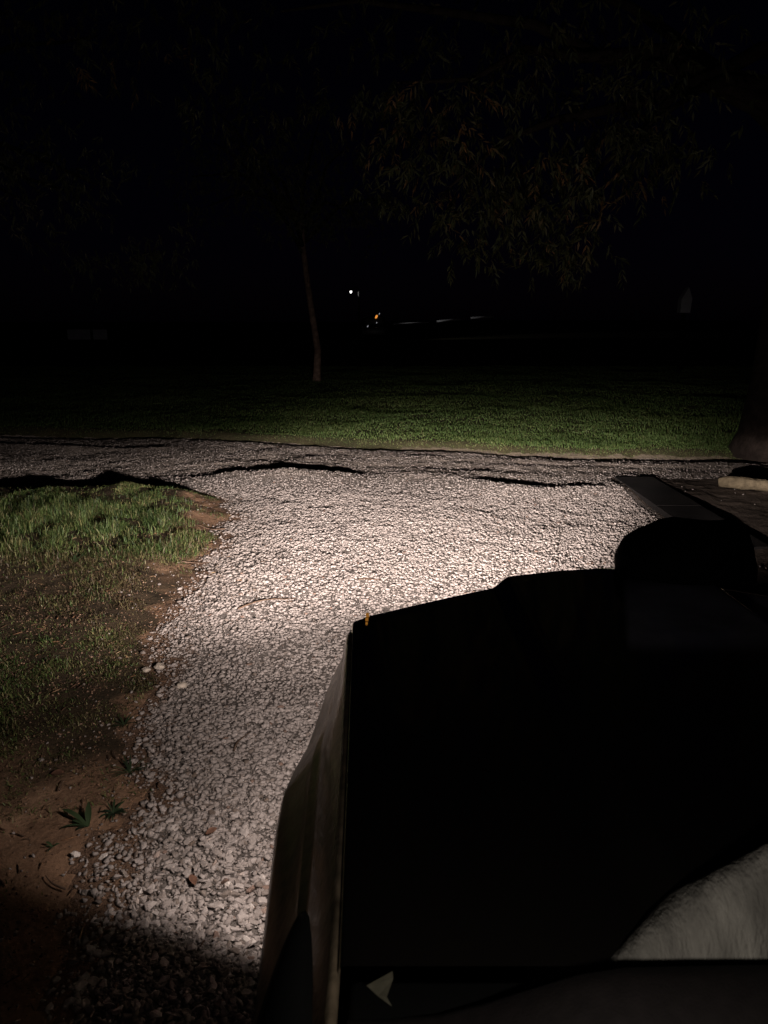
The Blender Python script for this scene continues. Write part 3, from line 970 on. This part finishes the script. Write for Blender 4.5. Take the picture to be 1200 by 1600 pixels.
# front end: grille, bumper, lamps
verts, faces = [], []
xs = np.linspace(-0.06, 2 * CX + 0.06, 40)
for k, X in enumerate(xs):
    yf = hood_front(min(max(X, -0.08), 2 * CX + .08)) - 0.03
    zt = hood_z(min(max(X, -0.08), 2 * CX + .08), 1) - 0.03
    verts += [(X, yf, zt), (X, yf + 0.012, 0.84), (X, yf, 0.60), (X, yf - 0.3, 0.58)]
for k in range(len(xs) - 1):
    for j in range(3):
        faces.append((4 * k + j, 4 * k + 4 + j, 4 * k + 5 + j, 4 * k + 1 + j))
fascia = vpart('front_panel', py_mesh('front_panel', verts, faces), M_paint)
g = None
for z in np.linspace(0.66, 0.92, 6):
    bm = bmesh.new()
    add_tube(bm, [(X, hood_front(X) + 0.0, z) for X in np.linspace(0.30, 1.06, 12)], 0.010, 6)
    vpart('grille_bar', bm_mesh('grille_bar', bm), M_chrome, fascia)
bm = bmesh.new()
pts = [(X, hood_front(X) + 0.045, 0.50) for X in np.linspace(-0.07, 2 * CX + 0.07, 24)]
add_tube(bm, pts, 0.085, 12)
vpart('front_bumper', bm_mesh('front_bumper', bm), M_plastic)
# upright of the bumper guard; it throws the narrow dark streak to the right of the beam
bm = bmesh.new()
add_tube(bm, [(0.245, 2.60, 0.42), (0.245, 2.62, 0.60), (0.240, 2.62, 0.735), (0.240, 2.60, 0.745)], 0.017, 10)
add_tube(bm, [(0.245, 2.30, 0.50), (0.245, 2.60, 0.50)], 0.015, 8)
vpart('guard_bar', bm_mesh('guard_bar', bm), M_plastic)
bm = bmesh.new()
add_box(bm, (0.262, 2.605, 0.44), (0.62, 2.635, 0.655), 0.006)
vpart('shade_plate', bm_mesh('shade_plate', bm), M_plastic)  # unseen plate added to block the beam low on the right


def headlight(mir, lit):
    sx_ = (lambda v: 2 * CX - v) if mir else (lambda v: v)
    verts, faces = [], []
    n_ = 12
    for i in range(n_ + 1):
        X = -0.06 + 0.205 * i / n_
        Y = hood_front(max(X, -0.08)) + 0.006
        for z in (0.68, 0.70, 0.80, 0.82):
            b = 0.012 if z in (0.70, 0.80) else 0
            verts.append((sx_(X), Y + b, z))
    for i in range(n_):
        for j in range(3):
            f = (4 * i + j, 4 * i + 4 + j, 4 * i + 5 + j, 4 * i + 1 + j)
            faces.append(f[::-1] if mir else f)
    h = vpart('headlight', py_mesh('headlight', verts, faces), M_lens if lit else M_lens_off)
    bm = bmesh.new()
    X0, X1 = sx_(-0.05), sx_(0.152)
    add_tube(bm, [(X0, 2.035, 0.665), (sx_(0.03), hood_front(0.03) + 0.012, 0.665), (X1, hood_front(0.15) + 0.012, 0.665)], 0.009, 6)
    vpart('bezel', bm_mesh('bezel', bm), M_chrome, h)
    bm = bmesh.new()
    add_tube(bm, [(X0, 2.035, 0.835), (sx_(0.03), hood_front(0.03) + 0.012, 0.835), (X1, hood_front(0.15) + 0.012, 0.835)], 0.009, 6)
    vpart('bezel', bm_mesh('bezel', bm), M_chrome, h)
    return h


hl = headlight(False, True)
headlight(True, False)


def beam(nm, loc, ya, pi_, size, blend, watts, pattern):
    ld = bpy.data.lights.new(nm, 'SPOT')
    ld.energy = watts; ld.spot_size = R(size); ld.spot_blend = blend
    ld.shadow_soft_size = 0.040 if pattern else 0.05
    ld.color = LAMP_COL
    lo = bpy.data.objects.new(nm, ld); COL.objects.link(lo)
    lo.rotation_euler = (R(90 + pi_), 0, R(-ya))
    lo.location = VINV @ Vector(loc)
    lo.parent = hl
    if not pattern: return
    ld.use_nodes = True
    nt = ld.node_tree
    em = nt.nodes['Emission']
    tc = nt.nodes.new('ShaderNodeTexCoord')
    sp = nt.nodes.new('ShaderNodeSeparateXYZ')
    nt.links.new(tc.outputs['Normal'], sp.inputs[0])

    def math_(op, a_, b_=None):
        n = nt.nodes.new('ShaderNodeMath'); n.operation = op
        for i, v in enumerate((a_, b_)):
            if v is None: continue
            if isinstance(v, (int, float)): n.inputs[i].default_value = v
            else: nt.links.new(v, n.inputs[i])
        return n.outputs[0]
    el = math_('ARCSINE', sp.outputs['Y'])
    az = math_('ARCTAN2', sp.outputs['X'], math_('MULTIPLY', sp.outputs['Z'], -1.0))
    dip = nt.nodes.new('ShaderNodeMapRange'); dip.interpolation_type = 'SMOOTHSTEP'
    dip.inputs['From Min'].default_value = R(4); dip.inputs['From Max'].default_value = R(-22)
    dip.inputs['To Min'].default_value = 0.0; dip.inputs['To Max'].default_value = R(BEAM_DIP)
    nt.links.new(az, dip.inputs['Value'])
    u = math_('ADD', math_('DIVIDE', math_('ADD', el, dip.outputs[0]), math.pi), 0.5)
    # intensity over elevation as a sum of straight pieces
    tot = None
    pts = [((e + 90) / 180, v) for e, v in BEAM_EL]
    prev = 0.0
    for (u0, v0), (u1, v1) in zip(pts, pts[1:]):
        mr = nt.nodes.new('ShaderNodeMapRange'); mr.clamp = True
        mr.inputs['From Min'].default_value = u0; mr.inputs['From Max'].default_value = u1
        mr.inputs['To Min'].default_value = 0; mr.inputs['To Max'].default_value = v1 - v0
        nt.links.new(u, mr.inputs['Value'])
        tot = math_('ADD', mr.outputs[0], pts[0][1]) if tot is None else math_('ADD', tot, mr.outputs[0])
    off = math_('SUBTRACT', az, R(BEAM_AZ))
    dz = math_('ADD', math_('DIVIDE', math_('MINIMUM', off, 0.0), R(BEAM_SIGMA_LEFT)), math_('DIVIDE', math_('MAXIMUM', off, 0.0), R(BEAM_SIGMA_RIGHT)))
    gz = math_('EXPONENT', math_('MULTIPLY', math_('MULTIPLY', dz, dz), -0.5))
    nt.links.new(math_('MULTIPLY', tot, gz), em.inputs['Strength'])


beam('low_beam', HEAD, 0, 0, 179, 0.0, BEAM_W, True)
beam('side_spill', *SPILL, False)

# amber marker seen through the gap at the hood corner
ml = []
for k, (X, Y, Z, w, l) in enumerate([(-0.046, 2.020, 1.0005, 0.0045, 0.011), (-0.047, 1.985, 1.001, 0.004, 0.007), (-0.047, 1.955, 1.0015, 0.003, 0.005)]):
    bm = bmesh.new(); add_box(bm, (X - w, Y - l, Z - 0.002), (X + w, Y + l, Z + 0.003), 0.0015)
    vpart('marker_lamp', bm_mesh('marker_lamp', bm), M_amber)

# round black air intake cap standing on the hood's front edge
bm = bmesh.new()
A = Matrix.Translation((0.935, 2.30, 1.015)) @ Matrix.Rotation(R(-7), 4, 'Y') @ Matrix.Diagonal((1.12, 0.75, 1.08, 1))
lathe(bm, [(0.165, 0.0), (0.182, 0.012), (0.187, 0.045), (0.180, 0.085), (0.160, 0.120), (0.125, 0.146), (0.075, 0.163), (0.02, 0.169)], A, 40)
lathe(bm, [(0.10, 0.0), (0.12, 0.02), (0.125, 0.08), (0.11, 0.15), (0.08, 0.20), (0.03, 0.22)], Matrix.Translation((1.045, 2.30, 1.015)) @ Matrix.Diagonal((0.9, 0.8, 0.80, 1)), 28)
bmesh.ops.subdivide_edges(bm, edges=bm.edges[:], cuts=1, use_grid_fill=True)
for v_ in bm.verts:
    c = v_.co
    c.z += 0.012 * math.sin(19 * c.x + 1.3) * math.sin(23 * c.y) + 0.006 * math.sin(47 * c.x + 20 * c.y)
    c.x += 0.006 * math.sin(31 * c.z + 2)
pod = vpart('air_intake', bm_mesh('air_intake', bm), M_plastic)
# wheels
for mir in (False, True):
    X = 2 * CX + 0.10 if mir else -0.10
    A = Matrix.Translation((X, 1.36, 0.35)) @ Matrix.Rotation(R(90 if mir else -90), 4, 'Y')
    w = empty('wheel'); w.parent = veh
    bm = bmesh.new()
    lathe(bm, [(0.20, -0.10), (0.31, -0.105), (0.345, -0.085), (0.352, 0.0), (0.345, 0.085), (0.31, 0.10), (0.205, 0.095), (0.20, 0.06)], A, 40)
    vpart('tyre', bm_mesh('tyre', bm), M_rubber, w)
    bm = bmesh.new()
    lathe(bm, [(0.20, 0.02), (0.20, 0.07), (0.185, 0.075), (0.17, 0.05), (0.07, 0.06), (0.05, 0.085), (0.004, 0.088)], A, 40)
    vpart('rim', bm_mesh('rim', bm), M_rim, w)
    # dark inner arch
    bm = bmesh.new()
    add_box(bm, (-0.05 if not mir else 1.12, 0.85, 0.42), (0.24 if not mir else 1.41, 1.86, 0.80), 0.05)

    vpart('wheel_arch', bm_mesh('wheel_arch', bm), M_plastic)

# cowl behind the hood, dashboard lip nearer the camera
bm = bmesh.new()
add_box(bm, (-0.040, 0.60, 1.00), (2 * CX + 0.040, 0.735, 1.062), 0.008)
cowl = vpart('cowl', bm_mesh('cowl', bm), M_plastic)
verts, faces = [], []
xs = np.linspace(-0.04, 2 * CX + 0.04, 30)
dprof = [(0.700, 1.050), (0.697, 1.118), (0.688, 1.130), (0.665, 1.134), (0.625, 1.128), (0.618, 1.120), (0.612, 1.104), (0.595, 1.102), (0.560, 1.106), (0.45, 1.115), (0.38, 1.06), (0.36, 0.8)]
for X in xs:
    # the lip fades away towards the left pillar
    f = float(sstep(0.02, 0.26, X))
    bow = -0.05 * ((X - CX) / CX) ** 2 * 0.3
    for (yy, zz) in dprof:
        verts.append((X, yy + bow, 1.06 + (zz - 1.06) * (0.05 + 0.95 * f) if zz > 1.06 else zz))
for k in range(len(xs) - 1):
    for j in range(len(dprof) - 1):
        a = k * len(dprof) + j; b = a + len(dprof)
        faces.append((a, a + 1, b + 1, b))
vpart('dashboard', py_mesh('dashboard', verts, faces), M_dash)

# folded door mirror: a flattened teardrop, tip forward
verts, faces = [], []
NR, NS = 22, 20
for i in range(NR + 1):
    f = i / NR
    y = 0.780 - 0.30 * f
    wid = 0.043 * (f ** 0.60) * (1 - 0.2 * f * f) + 0.0006
    hgt = 0.060 * (f ** 0.55) + 0.0006
    cxm = -0.094 - 0.012 * f ** 0.9
    czm = 1.115 - 0.02 * f
    for k in range(NS):
        a = 2 * math.pi * k / NS
        c, s_ = math.cos(a), math.sin(a)
        verts.append((cxm + wid * math.copysign(abs(c) ** 0.8, c), y, czm + hgt * math.copysign(abs(s_) ** 0.9, s_)))
for i in range(NR):
    for k in range(NS):
        a = i * NS + k; b = i * NS + (k + 1) % NS
        faces.append((a, b, b + NS, a + NS))
faces.append(tuple(range(NS))[::-1]); faces.append(tuple(NR * NS + k for k in range(NS)))
mirror = vpart('side_mirror', py_mesh('side_mirror', verts, faces), M_plastic)

# unseen lamp added below the frame to brighten the fleece and scrap
bm = bmesh.new()
add_tube(bm, [(0.14, 0.42, 1.08), (0.14, 0.40, 1.22), (0.15, 0.34, 1.33), (0.16, 0.31, 1.37)], [0.012, 0.006, 0.006, 0.010], 8)
lathe(bm, [(0.010, -0.02), (0.022, -0.01), (0.028, 0.02)], Matrix.Translation((0.16, 0.32, 1.37)) @ Matrix.Rotation(R(-115), 4, 'X'), 16)
dl = vpart('fill_lamp', bm_mesh('fill_lamp', bm), M_plastic)
ld = bpy.data.lights.new('fill_lamp_light', 'SPOT')
ld.energy = FILL_LAMP_W; ld.spot_size = R(150); ld.spot_blend = 0.5; ld.shadow_soft_size = 0.012; ld.color = (1.0, 0.93, 0.82)
lo = bpy.data.objects.new('fill_lamp_light', ld); COL.objects.link(lo)
lo.location = VINV @ Vector((0.16, 0.36, 1.375)); lo.rotation_euler = (-(Vector((0.40, 0.85, 1.1)) - Vector((0.16, 0.36, 1.375)))).to_track_quat('Z', 'Y').to_euler()
lo.parent = dl

# grey fleece heaped on the cowl, at the right
verts, faces = [], []
NU, NV = 220, 90
for i in range(NU + 1):
    u = i / NU
    X = 0.252 + 0.75 * u
    e_ = X - 0.252
    ridge = 0.002 + 0.062 * min(1, e_ / 0.11) ** 0.72 + 0.60 * max(0.0, min(0.12, e_ - 0.10))
    deep = 0.03 + 0.08 * min(1, e_ / 0.10) + 0.07 * min(1, e_ / 0.4)
    for j in range(NV + 1):
        v = j / NV
        y = 0.715 + deep * v
        prof = math.sin(math.pi * v) ** 0.75 if 0 < v < 1 else 0
        q = X - 0.06 * v
        front = max(0.0, 1 - v / 0.45)
        big = 0.010 * float(NZ[1](np.array(q * 13.0 + 2), np.array(v * 2.2 + 3))) * (0.25 + front)
        dip = 0.0
        mid_ = 0.0011 * math.sin(230 * q + 5 * math.sin(31 * q) + 6 * v) * (0.5 + float(NZ[2](np.array(q * 40), np.array(v * 5))))
        fine = 0.0010 * float(NZ[3](np.array(q * 330), np.array(v * 11)))
        verts.append((X, y, 1.066 + max(0.0, ridge * prof + (big + mid_ + fine) * prof + dip)))
for i in range(NU):
    for j in range(NV):
        a = i * (NV + 1) + j
        faces.append((a, a + NV + 1, a + NV + 2, a + 1))
cl = link('fleece_cloth', py_mesh('fleece_cloth', verts, faces), M_cloth, None, True)
tag(cl, 'crumpled grey fleece heaped behind the dashboard lip at the lower right', 'cloth')

# pale scrap by the left end of the cowl
pv = [(-0.020, 0.722, 1.066), (0.010, 0.732, 1.076), (0.0105, 0.722, 1.0755), (0.003, 0.703, 1.070), (0.009, 0.694, 1.066), (-0.007, 0.708, 1.066)]
pf = [(0, 5, 2), (0, 2, 1), (5, 3, 2), (5, 4, 3)]
bm = bmesh.new()
bv = [bm.verts.new(p) for p in pv]
for f in pf: bm.faces.new([bv[i] for i in f])
bmesh.ops.solidify(bm, geom=bm.faces[:], thickness=0.001)
sc = link('paper_scrap', bm_mesh('paper_scrap', bm), M_paper)
tag(sc, 'small pale triangular paper scrap on the dark cowl near the left fender', 'paper')

# ------------------------------------------------------------------ right-hand side: low pad, log, rock
hz = lambda x, y: float(height(np.array([x]), np.array([y]))[0])
pad = empty('concrete_pad', (3.4, 7.4, 0))
tag(pad, 'low dark concrete slab path with a straight edge beside the gravel', 'slab')
y0 = 5.9
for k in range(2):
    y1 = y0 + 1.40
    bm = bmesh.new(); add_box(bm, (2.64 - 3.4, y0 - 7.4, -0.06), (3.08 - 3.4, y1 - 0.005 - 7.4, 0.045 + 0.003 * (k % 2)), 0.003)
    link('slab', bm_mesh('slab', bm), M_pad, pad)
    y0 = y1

bm = bmesh.new()
lp = [(3.62, 8.20, 0.09), (3.72, 8.16, 0.10), (3.95, 8.1, 0.085), (4.25, 8.0, 0.075), (4.6, 7.98, 0.085), (5.0, 7.9, 0.08), (5.5, 7.8, 0.08)]
add_tube(bm, lp, [0.045, 0.066, 0.062, 0.058, 0.064, 0.06, 0.05], 12)
bmesh.ops.subdivide_edges(bm, edges=bm.edges[:], cuts=1)
for v_ in bm.verts: v_.co += Vector((0, random.gauss(0, .004), random.gauss(0, .004)))
lg_ = link('fallen_log', bm_mesh('fallen_log', bm), M_log, None, True)
tag(lg_, 'pale weathered log lying past the slab by the large tree', 'log')


def rock(name, loc, sc_, label, group=None, seed=0):
    bm = bmesh.new()
    bmesh.ops.create_icosphere(bm, subdivisions=3, radius=1)
    r = random.Random(seed)
    ph = [r.uniform(0, 6) for _ in range(6)]
    for v in bm.verts:
        c = v.co
        f = 1 + 0.12 * math.sin(3 * c.x + ph[0]) * math.sin(2.5 * c.y + ph[1]) + 0.08 * math.sin(5 * c.z + 4 * c.x + ph[2]) + 0.05 * math.sin(8 * c.y + ph[3])
        v.co = Vector((c.x * sc_[0], c.y * sc_[1], c.z * sc_[2])) * f
    o = link(name, bm_mesh(name, bm), M_rock, None, True)
    o.location = loc
    return tag(o, label, 'rock', group)


rock('rock', (4.0, 7.55, 0.04), (0.10, 0.09, 0.08), 'rounded pale rock lying in front of the log', seed=3)

# ------------------------------------------------------------------ small things on the verge
def leaf_strip(length, width, bend, k=6):
    verts, faces = [], []
    for i in range(k + 1):
        f = i / k
        w = width * math.sin(math.pi * min(0.97, f * 0.9 + 0.08)) * 0.5
        a = bend * f
        xx = length * (math.sin(a) / bend if bend > 0.01 else f)
        zz = length * f - length * (1 - math.cos(a)) * 0.6 if False else length * 0.55 * f * (1 - 0.75 * f * min(bend, 1.2))
        verts += [(xx, -w, zz + 0.25 * w), (xx, 0, zz), (xx, w, zz + 0.25 * w)]
    for i in range(k):
        for j in range(2):
            a = i * 3 + j
            faces.append((a, a + 3, a + 4, a + 1))
    return verts, faces


def weed(x, y, leaves, label):
    w = empty('weed', (x, y, hz(x, y) + 0.003))
    tag(w, label, 'weed', 'weeds on the bare verge')
    for (az, ln, wd, bd) in leaves:
        me = py_mesh('leaf', *leaf_strip(ln, wd, bd))
        o = link('leaf', me, M_weed, w, True)
        o.rotation_euler = (0, 0, R(az))


weed(-1.085, 2.475, [(152, 0.155, 0.020, 0.9), (108, 0.105, 0.024, 0.5), (200, 0.125, 0.012, 1.15), (222, 0.06, 0.014, 1.2), (170, 0.07, 0.018, 0.7)], 'dark weed with broad pointed leaves spread on the bare soil')
_r = random.Random(5)
weed(-1.020, 2.555, [(_r.uniform(0, 360), _r.uniform(0.03, 0.085), _r.uniform(0.006, 0.012), _r.uniform(0.3, 1.2)) for i in range(22)], 'bushy green weed at the gravel edge beside the broad-leaved weed')
weed(-1.045, 2.83, [(_r.uniform(0, 360), _r.uniform(0.03, 0.12), _r.uniform(0.004, 0.008), _r.uniform(0.4, 1.1)) for i in range(18)], 'thin spiky weed at the gravel edge behind the bushy weed')
weed(-1.16, 2.345, [(150, 0.05, 0.010, 1.1), (38, 0.03, 0.010, 1.1), (265, 0.042, 0.007, 1.1), (190, 0.03, 0.006, 0.6)], 'tiny flat weed low on the bare soil in front of the broad-leaved weed')
weed(-1.19, 3.20, [(_r.uniform(0, 360), _r.uniform(0.03, 0.08), _r.uniform(0.005, 0.010), _r.uniform(0.4, 1.0)) for i in range(12)], 'small weed where the thin grass meets the bare soil')
weed(-0.30, 2.86, [(_r.uniform(120, 260), _r.uniform(0.03, 0.07), _r.uniform(0.004, 0.007), _r.uniform(0.3, 0.9)) for i in range(7)], 'small green sprout in the gravel beside the front fender')
weed(-2.23, 5.33, [(70, 0.10, 0.028, 0.3), (110, 0.09, 0.026, 0.3)], 'weed with two upright pale leaves at the grass front')

for k, (x, y, a, ln, lab) in enumerate([
    (-1.42, 5.55, 8, 0.22, 'long dark twig on the dirt edge between grass and gravel'),
    (-1.52, 6.55, 175, 0.26, 'brown stick lying in the short grass at the grass corner'),
    (-1.075, 2.16, 150, 0.10, 'short dark twig at the lower end of the bare soil'),
    (-1.14, 2.94, 120, 0.07, 'stubby dark twig on the bare soil above the weeds'),
    (-0.10, 5.15, 2, 0.16, 'thin twig lying on the bright gravel ahead of the hood'),
    (-0.75, 4.72, 35, 0.42, 'bent dark twig lying across the gravel left of the hood corner'),
    (-1.28, 2.72, 95, 0.06, 'tiny dark twig near the left border of the bare soil'),
    (-0.62, 3.05, 75, 0.17, 'dark twig on the gravel beside the front fender'),
]):
    t = 0.0042 if ln < 0.2 else 0.006
    bm = bmesh.new()
    dx, dy = math.cos(R(a)) * ln, math.sin(R(a)) * ln
    kk = 7
    pts, rr = [], []
    for i in range(kk):
        f = i / (kk - 1)
        X = x - dx / 2 + dx * f - dy * 0.10 * math.sin(3 * f); Y = y - dy / 2 + dy * f + dx * 0.07 * math.sin(4 * f)
        pts.append((X, Y, hz(X, Y) + 0.014 + (0.008 if x > -1.0 else 0))); rr.append(t * (1 - 0.6 * f))
    add_tube(bm, pts, rr, 6)
    tag(link('twig', bm_mesh('twig', bm), M_twig, None, True), lab, 'twig', 'fallen twigs')


def dead_leaf(x, y, a, s, lab, z=0.008):
    verts, faces = [], []
    for i in range(7):
        f = i / 6
        w = s * 0.28 * math.sin(math.pi * (0.05 + 0.9 * f))
        verts += [(s * (f - .5), -w, 0.35 * w), (s * (f - .5), 0, 0.12 * s * (f - .5) ** 2), (s * (f - .5), w, 0.5 * w)]
    for i in range(6):
        for j in range(2):
            q = i * 3 + j; faces.append((q, q + 3, q + 4, q + 1))
    o = link('dead_leaf', py_mesh('dead_leaf', verts, faces), M_deadleaf, None, True)
    o.location = (x, y, hz(x, y) + z); o.rotation_euler = (R(8), R(-6), R(a))
    tag(o, lab, 'leaf', 'dead leaves on the ground')


dead_leaf(-1.33, 2.80, 5, 0.055, 'orange dead leaf lying on the bare soil patch')
dead_leaf(-0.63, 2.18, 120, 0.05, 'reddish dead leaf on the bright gravel near the fender', 0.018)
dead_leaf(-0.62, 2.42, 40, 0.045, 'brown dead leaf among the gravel ahead of the fender bulge', 0.018)

for k, (x, y, s, lab) in enumerate([(-1.195, 3.80, 0.040, 'pale oval stone on the dark verge beside the gravel edge'), (-1.255, 3.76, 0.030, 'small pale stone left of the oval stone on the verge'), (-1.03, 3.60, 0.038, 'pale round stone at the left rim of the gravel')]):
    o = rock('loose_stone', (x, y, hz(x, y) + 0.012), (s * .75, s * .6, s * .45), lab, 'pale stones at the verge', 20 + k)
    o['category'] = 'stone'

# ------------------------------------------------------------------ far away
fz = lambda x, y: hz(x, y)
# street lamp
sx0, sy0 = -2.55, 62.0
g0 = fz(sx0, sy0)
sl = empty('street_lamp', (sx0 + 0.6, sy0, g0)); tag(sl, 'single white street lamp glowing far beyond the lawn', 'lamp')
H = 3.85 - g0
bm = bmesh.new(); add_tube(bm, [(0, 0, 0), (0, 0, H * 0.6), (0, 0, H + 0.2), (-0.25, 0, H + 0.32), (-0.55, 0, H + 0.22)], [0.09, 0.07, 0.05, 0.04, 0.04], 10)
link('pole', bm_mesh('pole', bm), M_post, sl, True)
bm = bmesh.new(); lathe(bm, [(0.05, 0.2), (0.16, 0.12), (0.18, 0.04)], Matrix.Translation((-0.6, 0, H + 0.02)), 20)
link('lamp_head', bm_mesh('lamp_head', bm), M_post, sl, True)
bm = bmesh.new(); bmesh.ops.create_icosphere(bm, subdivisions=3, radius=0.10, matrix=Matrix.Translation((-0.6, 0, H)) @ Matrix.Diagonal((0.8, .8, 1.1, 1)))
link('bulb', bm_mesh('bulb', bm), M_bulb, sl, True)
ld = bpy.data.lights.new('street_lamp_light', 'SPOT'); ld.energy = STREET_W; ld.spot_size = R(46); ld.spot_blend = 0.9; ld.shadow_soft_size = 0.05; ld.color = (1, .97, .93)
lo = bpy.data.objects.new('street_lamp_light', ld); COL.objects.link(lo); lo.location = (-0.6, -0.2, H - 0.05); lo.parent = sl
lo.rotation_euler = (-Vector((9.5, 0.7, -1.7))).to_track_quat('Z', 'Y').to_euler()

# white rail fence, three lengths rising to the right
for k, (xa, xb, za, zb, lab) in enumerate([(0.75, 3.5, 1.42, 1.55, 'long faint white rail far beyond the lawn, nearest the lamps'), (4.15, 6.0, 1.62, 1.78, 'bright middle length of white rail far beyond the lawn'), (6.8, 8.6, 1.88, 1.98, 'farthest right length of the distant white rail')]):
    r_ = empty('rail_fence', ((xa + xb) / 2, 62.5, 0)); tag(r_, lab, 'fence', 'white rails far beyond the lawn')
    xm = (xa + xb) / 2
    bm = bmesh.new(); add_tube(bm, [(xa - xm, 0, za), (0, 0, (za + zb) / 2 + 0.01), (xb - xm, 0, zb)], 0.075 if k else 0.06, 8)
    link('rail', bm_mesh('rail', bm), M_white, r_, True)
    for X in (xa + 0.15, xb - 0.15):
        g0 = fz(X, 62.5); zt = za + (zb - za) * (X - xa) / (xb - xa)
        bm = bmesh.new(); add_box(bm, (X - xm - .05, -0.05 + .1, g0), (X - xm + .05, 0.05 + .1, zt))
        link('post', bm_mesh('post', bm), M_post, r_)

# far parked vehicle: dark body, amber lamp, pale reflectors
fy = 58.0
fg = fz(-0.6, fy)
fv = empty('far_vehicle', (-0.75, fy, fg)); tag(fv, 'distant dark vehicle showing an amber lamp and pale reflectors', 'vehicle')
bm = bmesh.new()
add_box(bm, (-0.95, 0.1, 0.45), (0.95, 4.2, 1.1), 0.12); add_box(bm, (-0.85, 0.7, 1.1), (0.85, 2.9, 1.85), 0.18)
link('body', bm_mesh('body', bm), M_far_body, fv, True)
for X in (-0.8, 0.8):
    for Y in (0.9, 3.4):
        bm = bmesh.new(); lathe(bm, [(0.1, -0.11), (0.36, -0.1), (0.38, 0), (0.36, .1), (0.1, .11)], Matrix.Translation((X, Y, 0.38)) @ Matrix.Rotation(R(90), 4, 'Y'), 20)
        link('wheel', bm_mesh('wheel', bm), M_rubber, fv, True)
zt = 1.8 - fg
for (X, Z, w, h, m, nm) in [(0.14, zt + 0.17, 0.16, 0.19, M_amber_far, 'amber_lamp'), (0.36, zt + 0.38, 0.07, 0.10, M_reflect, 'reflector'), (0.16, zt - 0.26, 0.08, 0.07, M_reflect, 'reflector'), (-0.50, zt - 0.52, 0.08, 0.12, M_reflect, 'reflector')]:
    bm = bmesh.new()
    bmesh.ops.create_icosphere(bm, subdivisions=2, radius=0.5, matrix=Matrix.Translation((X + 0.05, -0.03 if Z < 1.1 else 0.62, Z)) @ Matrix.Rotation(R(28), 4, 'Y') @ Matrix.Diagonal((w, 0.1, h * 1.5, 1)))
    link(nm, bm_mesh(nm, bm), m, fv, True)

# pale boards on posts, far left
bx, by = -15.6, 42.0
bg0 = fz(bx, by)
bo = empty('board_sign', (bx, by, bg0)); tag(bo, 'pale two-panel board on short posts far beyond the lawn at the left', 'board')
for (a, b) in ((-1.15, 0.05), (0.2, 0.95)):
    bm = bmesh.new(); add_box(bm, (a, -0.02, 0.75 - bg0), (b, 0.02, 1.27 - bg0), 0.006)
    link('panel', bm_mesh('panel', bm), M_white, bo)
for X in (-1.0, 0.125, 0.85):
    bm = bmesh.new(); add_box(bm, (X - .04, 0.025, 0), (X + .04, 0.10, 1.3 - bg0))
    link('post', bm_mesh('post', bm), M_post, bo)

# pale pointed box on a post, far right
px0, py0 = 9.75, 26.0
pg = fz(px0, py0)
pb = empty('bird_box', (px0, py0, pg)); tag(pb, 'pale pointed box on a dark post in the darkness at the right', 'box')
bm = bmesh.new(); add_box(bm, (-.05, -.05, 0), (.05, .05, 2.0 - pg)); link('post', bm_mesh('post', bm), M_post, pb)
bm = bmesh.new()
z0 = 2.0 - pg
pr = [(-0.16, z0), (0.16, z0), (0.19, z0 + 0.45), (0.05, z0 + 0.8), (-0.16, z0 + 0.42)]
f0 = [bm.verts.new((a, -0.15, b)) for a, b in pr]; f1 = [bm.verts.new((a, 0.15, b)) for a, b in pr]
bm.faces.new(f0); bm.faces.new(f1[::-1])
for i in range(5): bm.faces.new((f0[i], f0[(i + 1) % 5], f1[(i + 1) % 5], f1[i]))
link('box', bm_mesh('box', bm), M_white, pb)
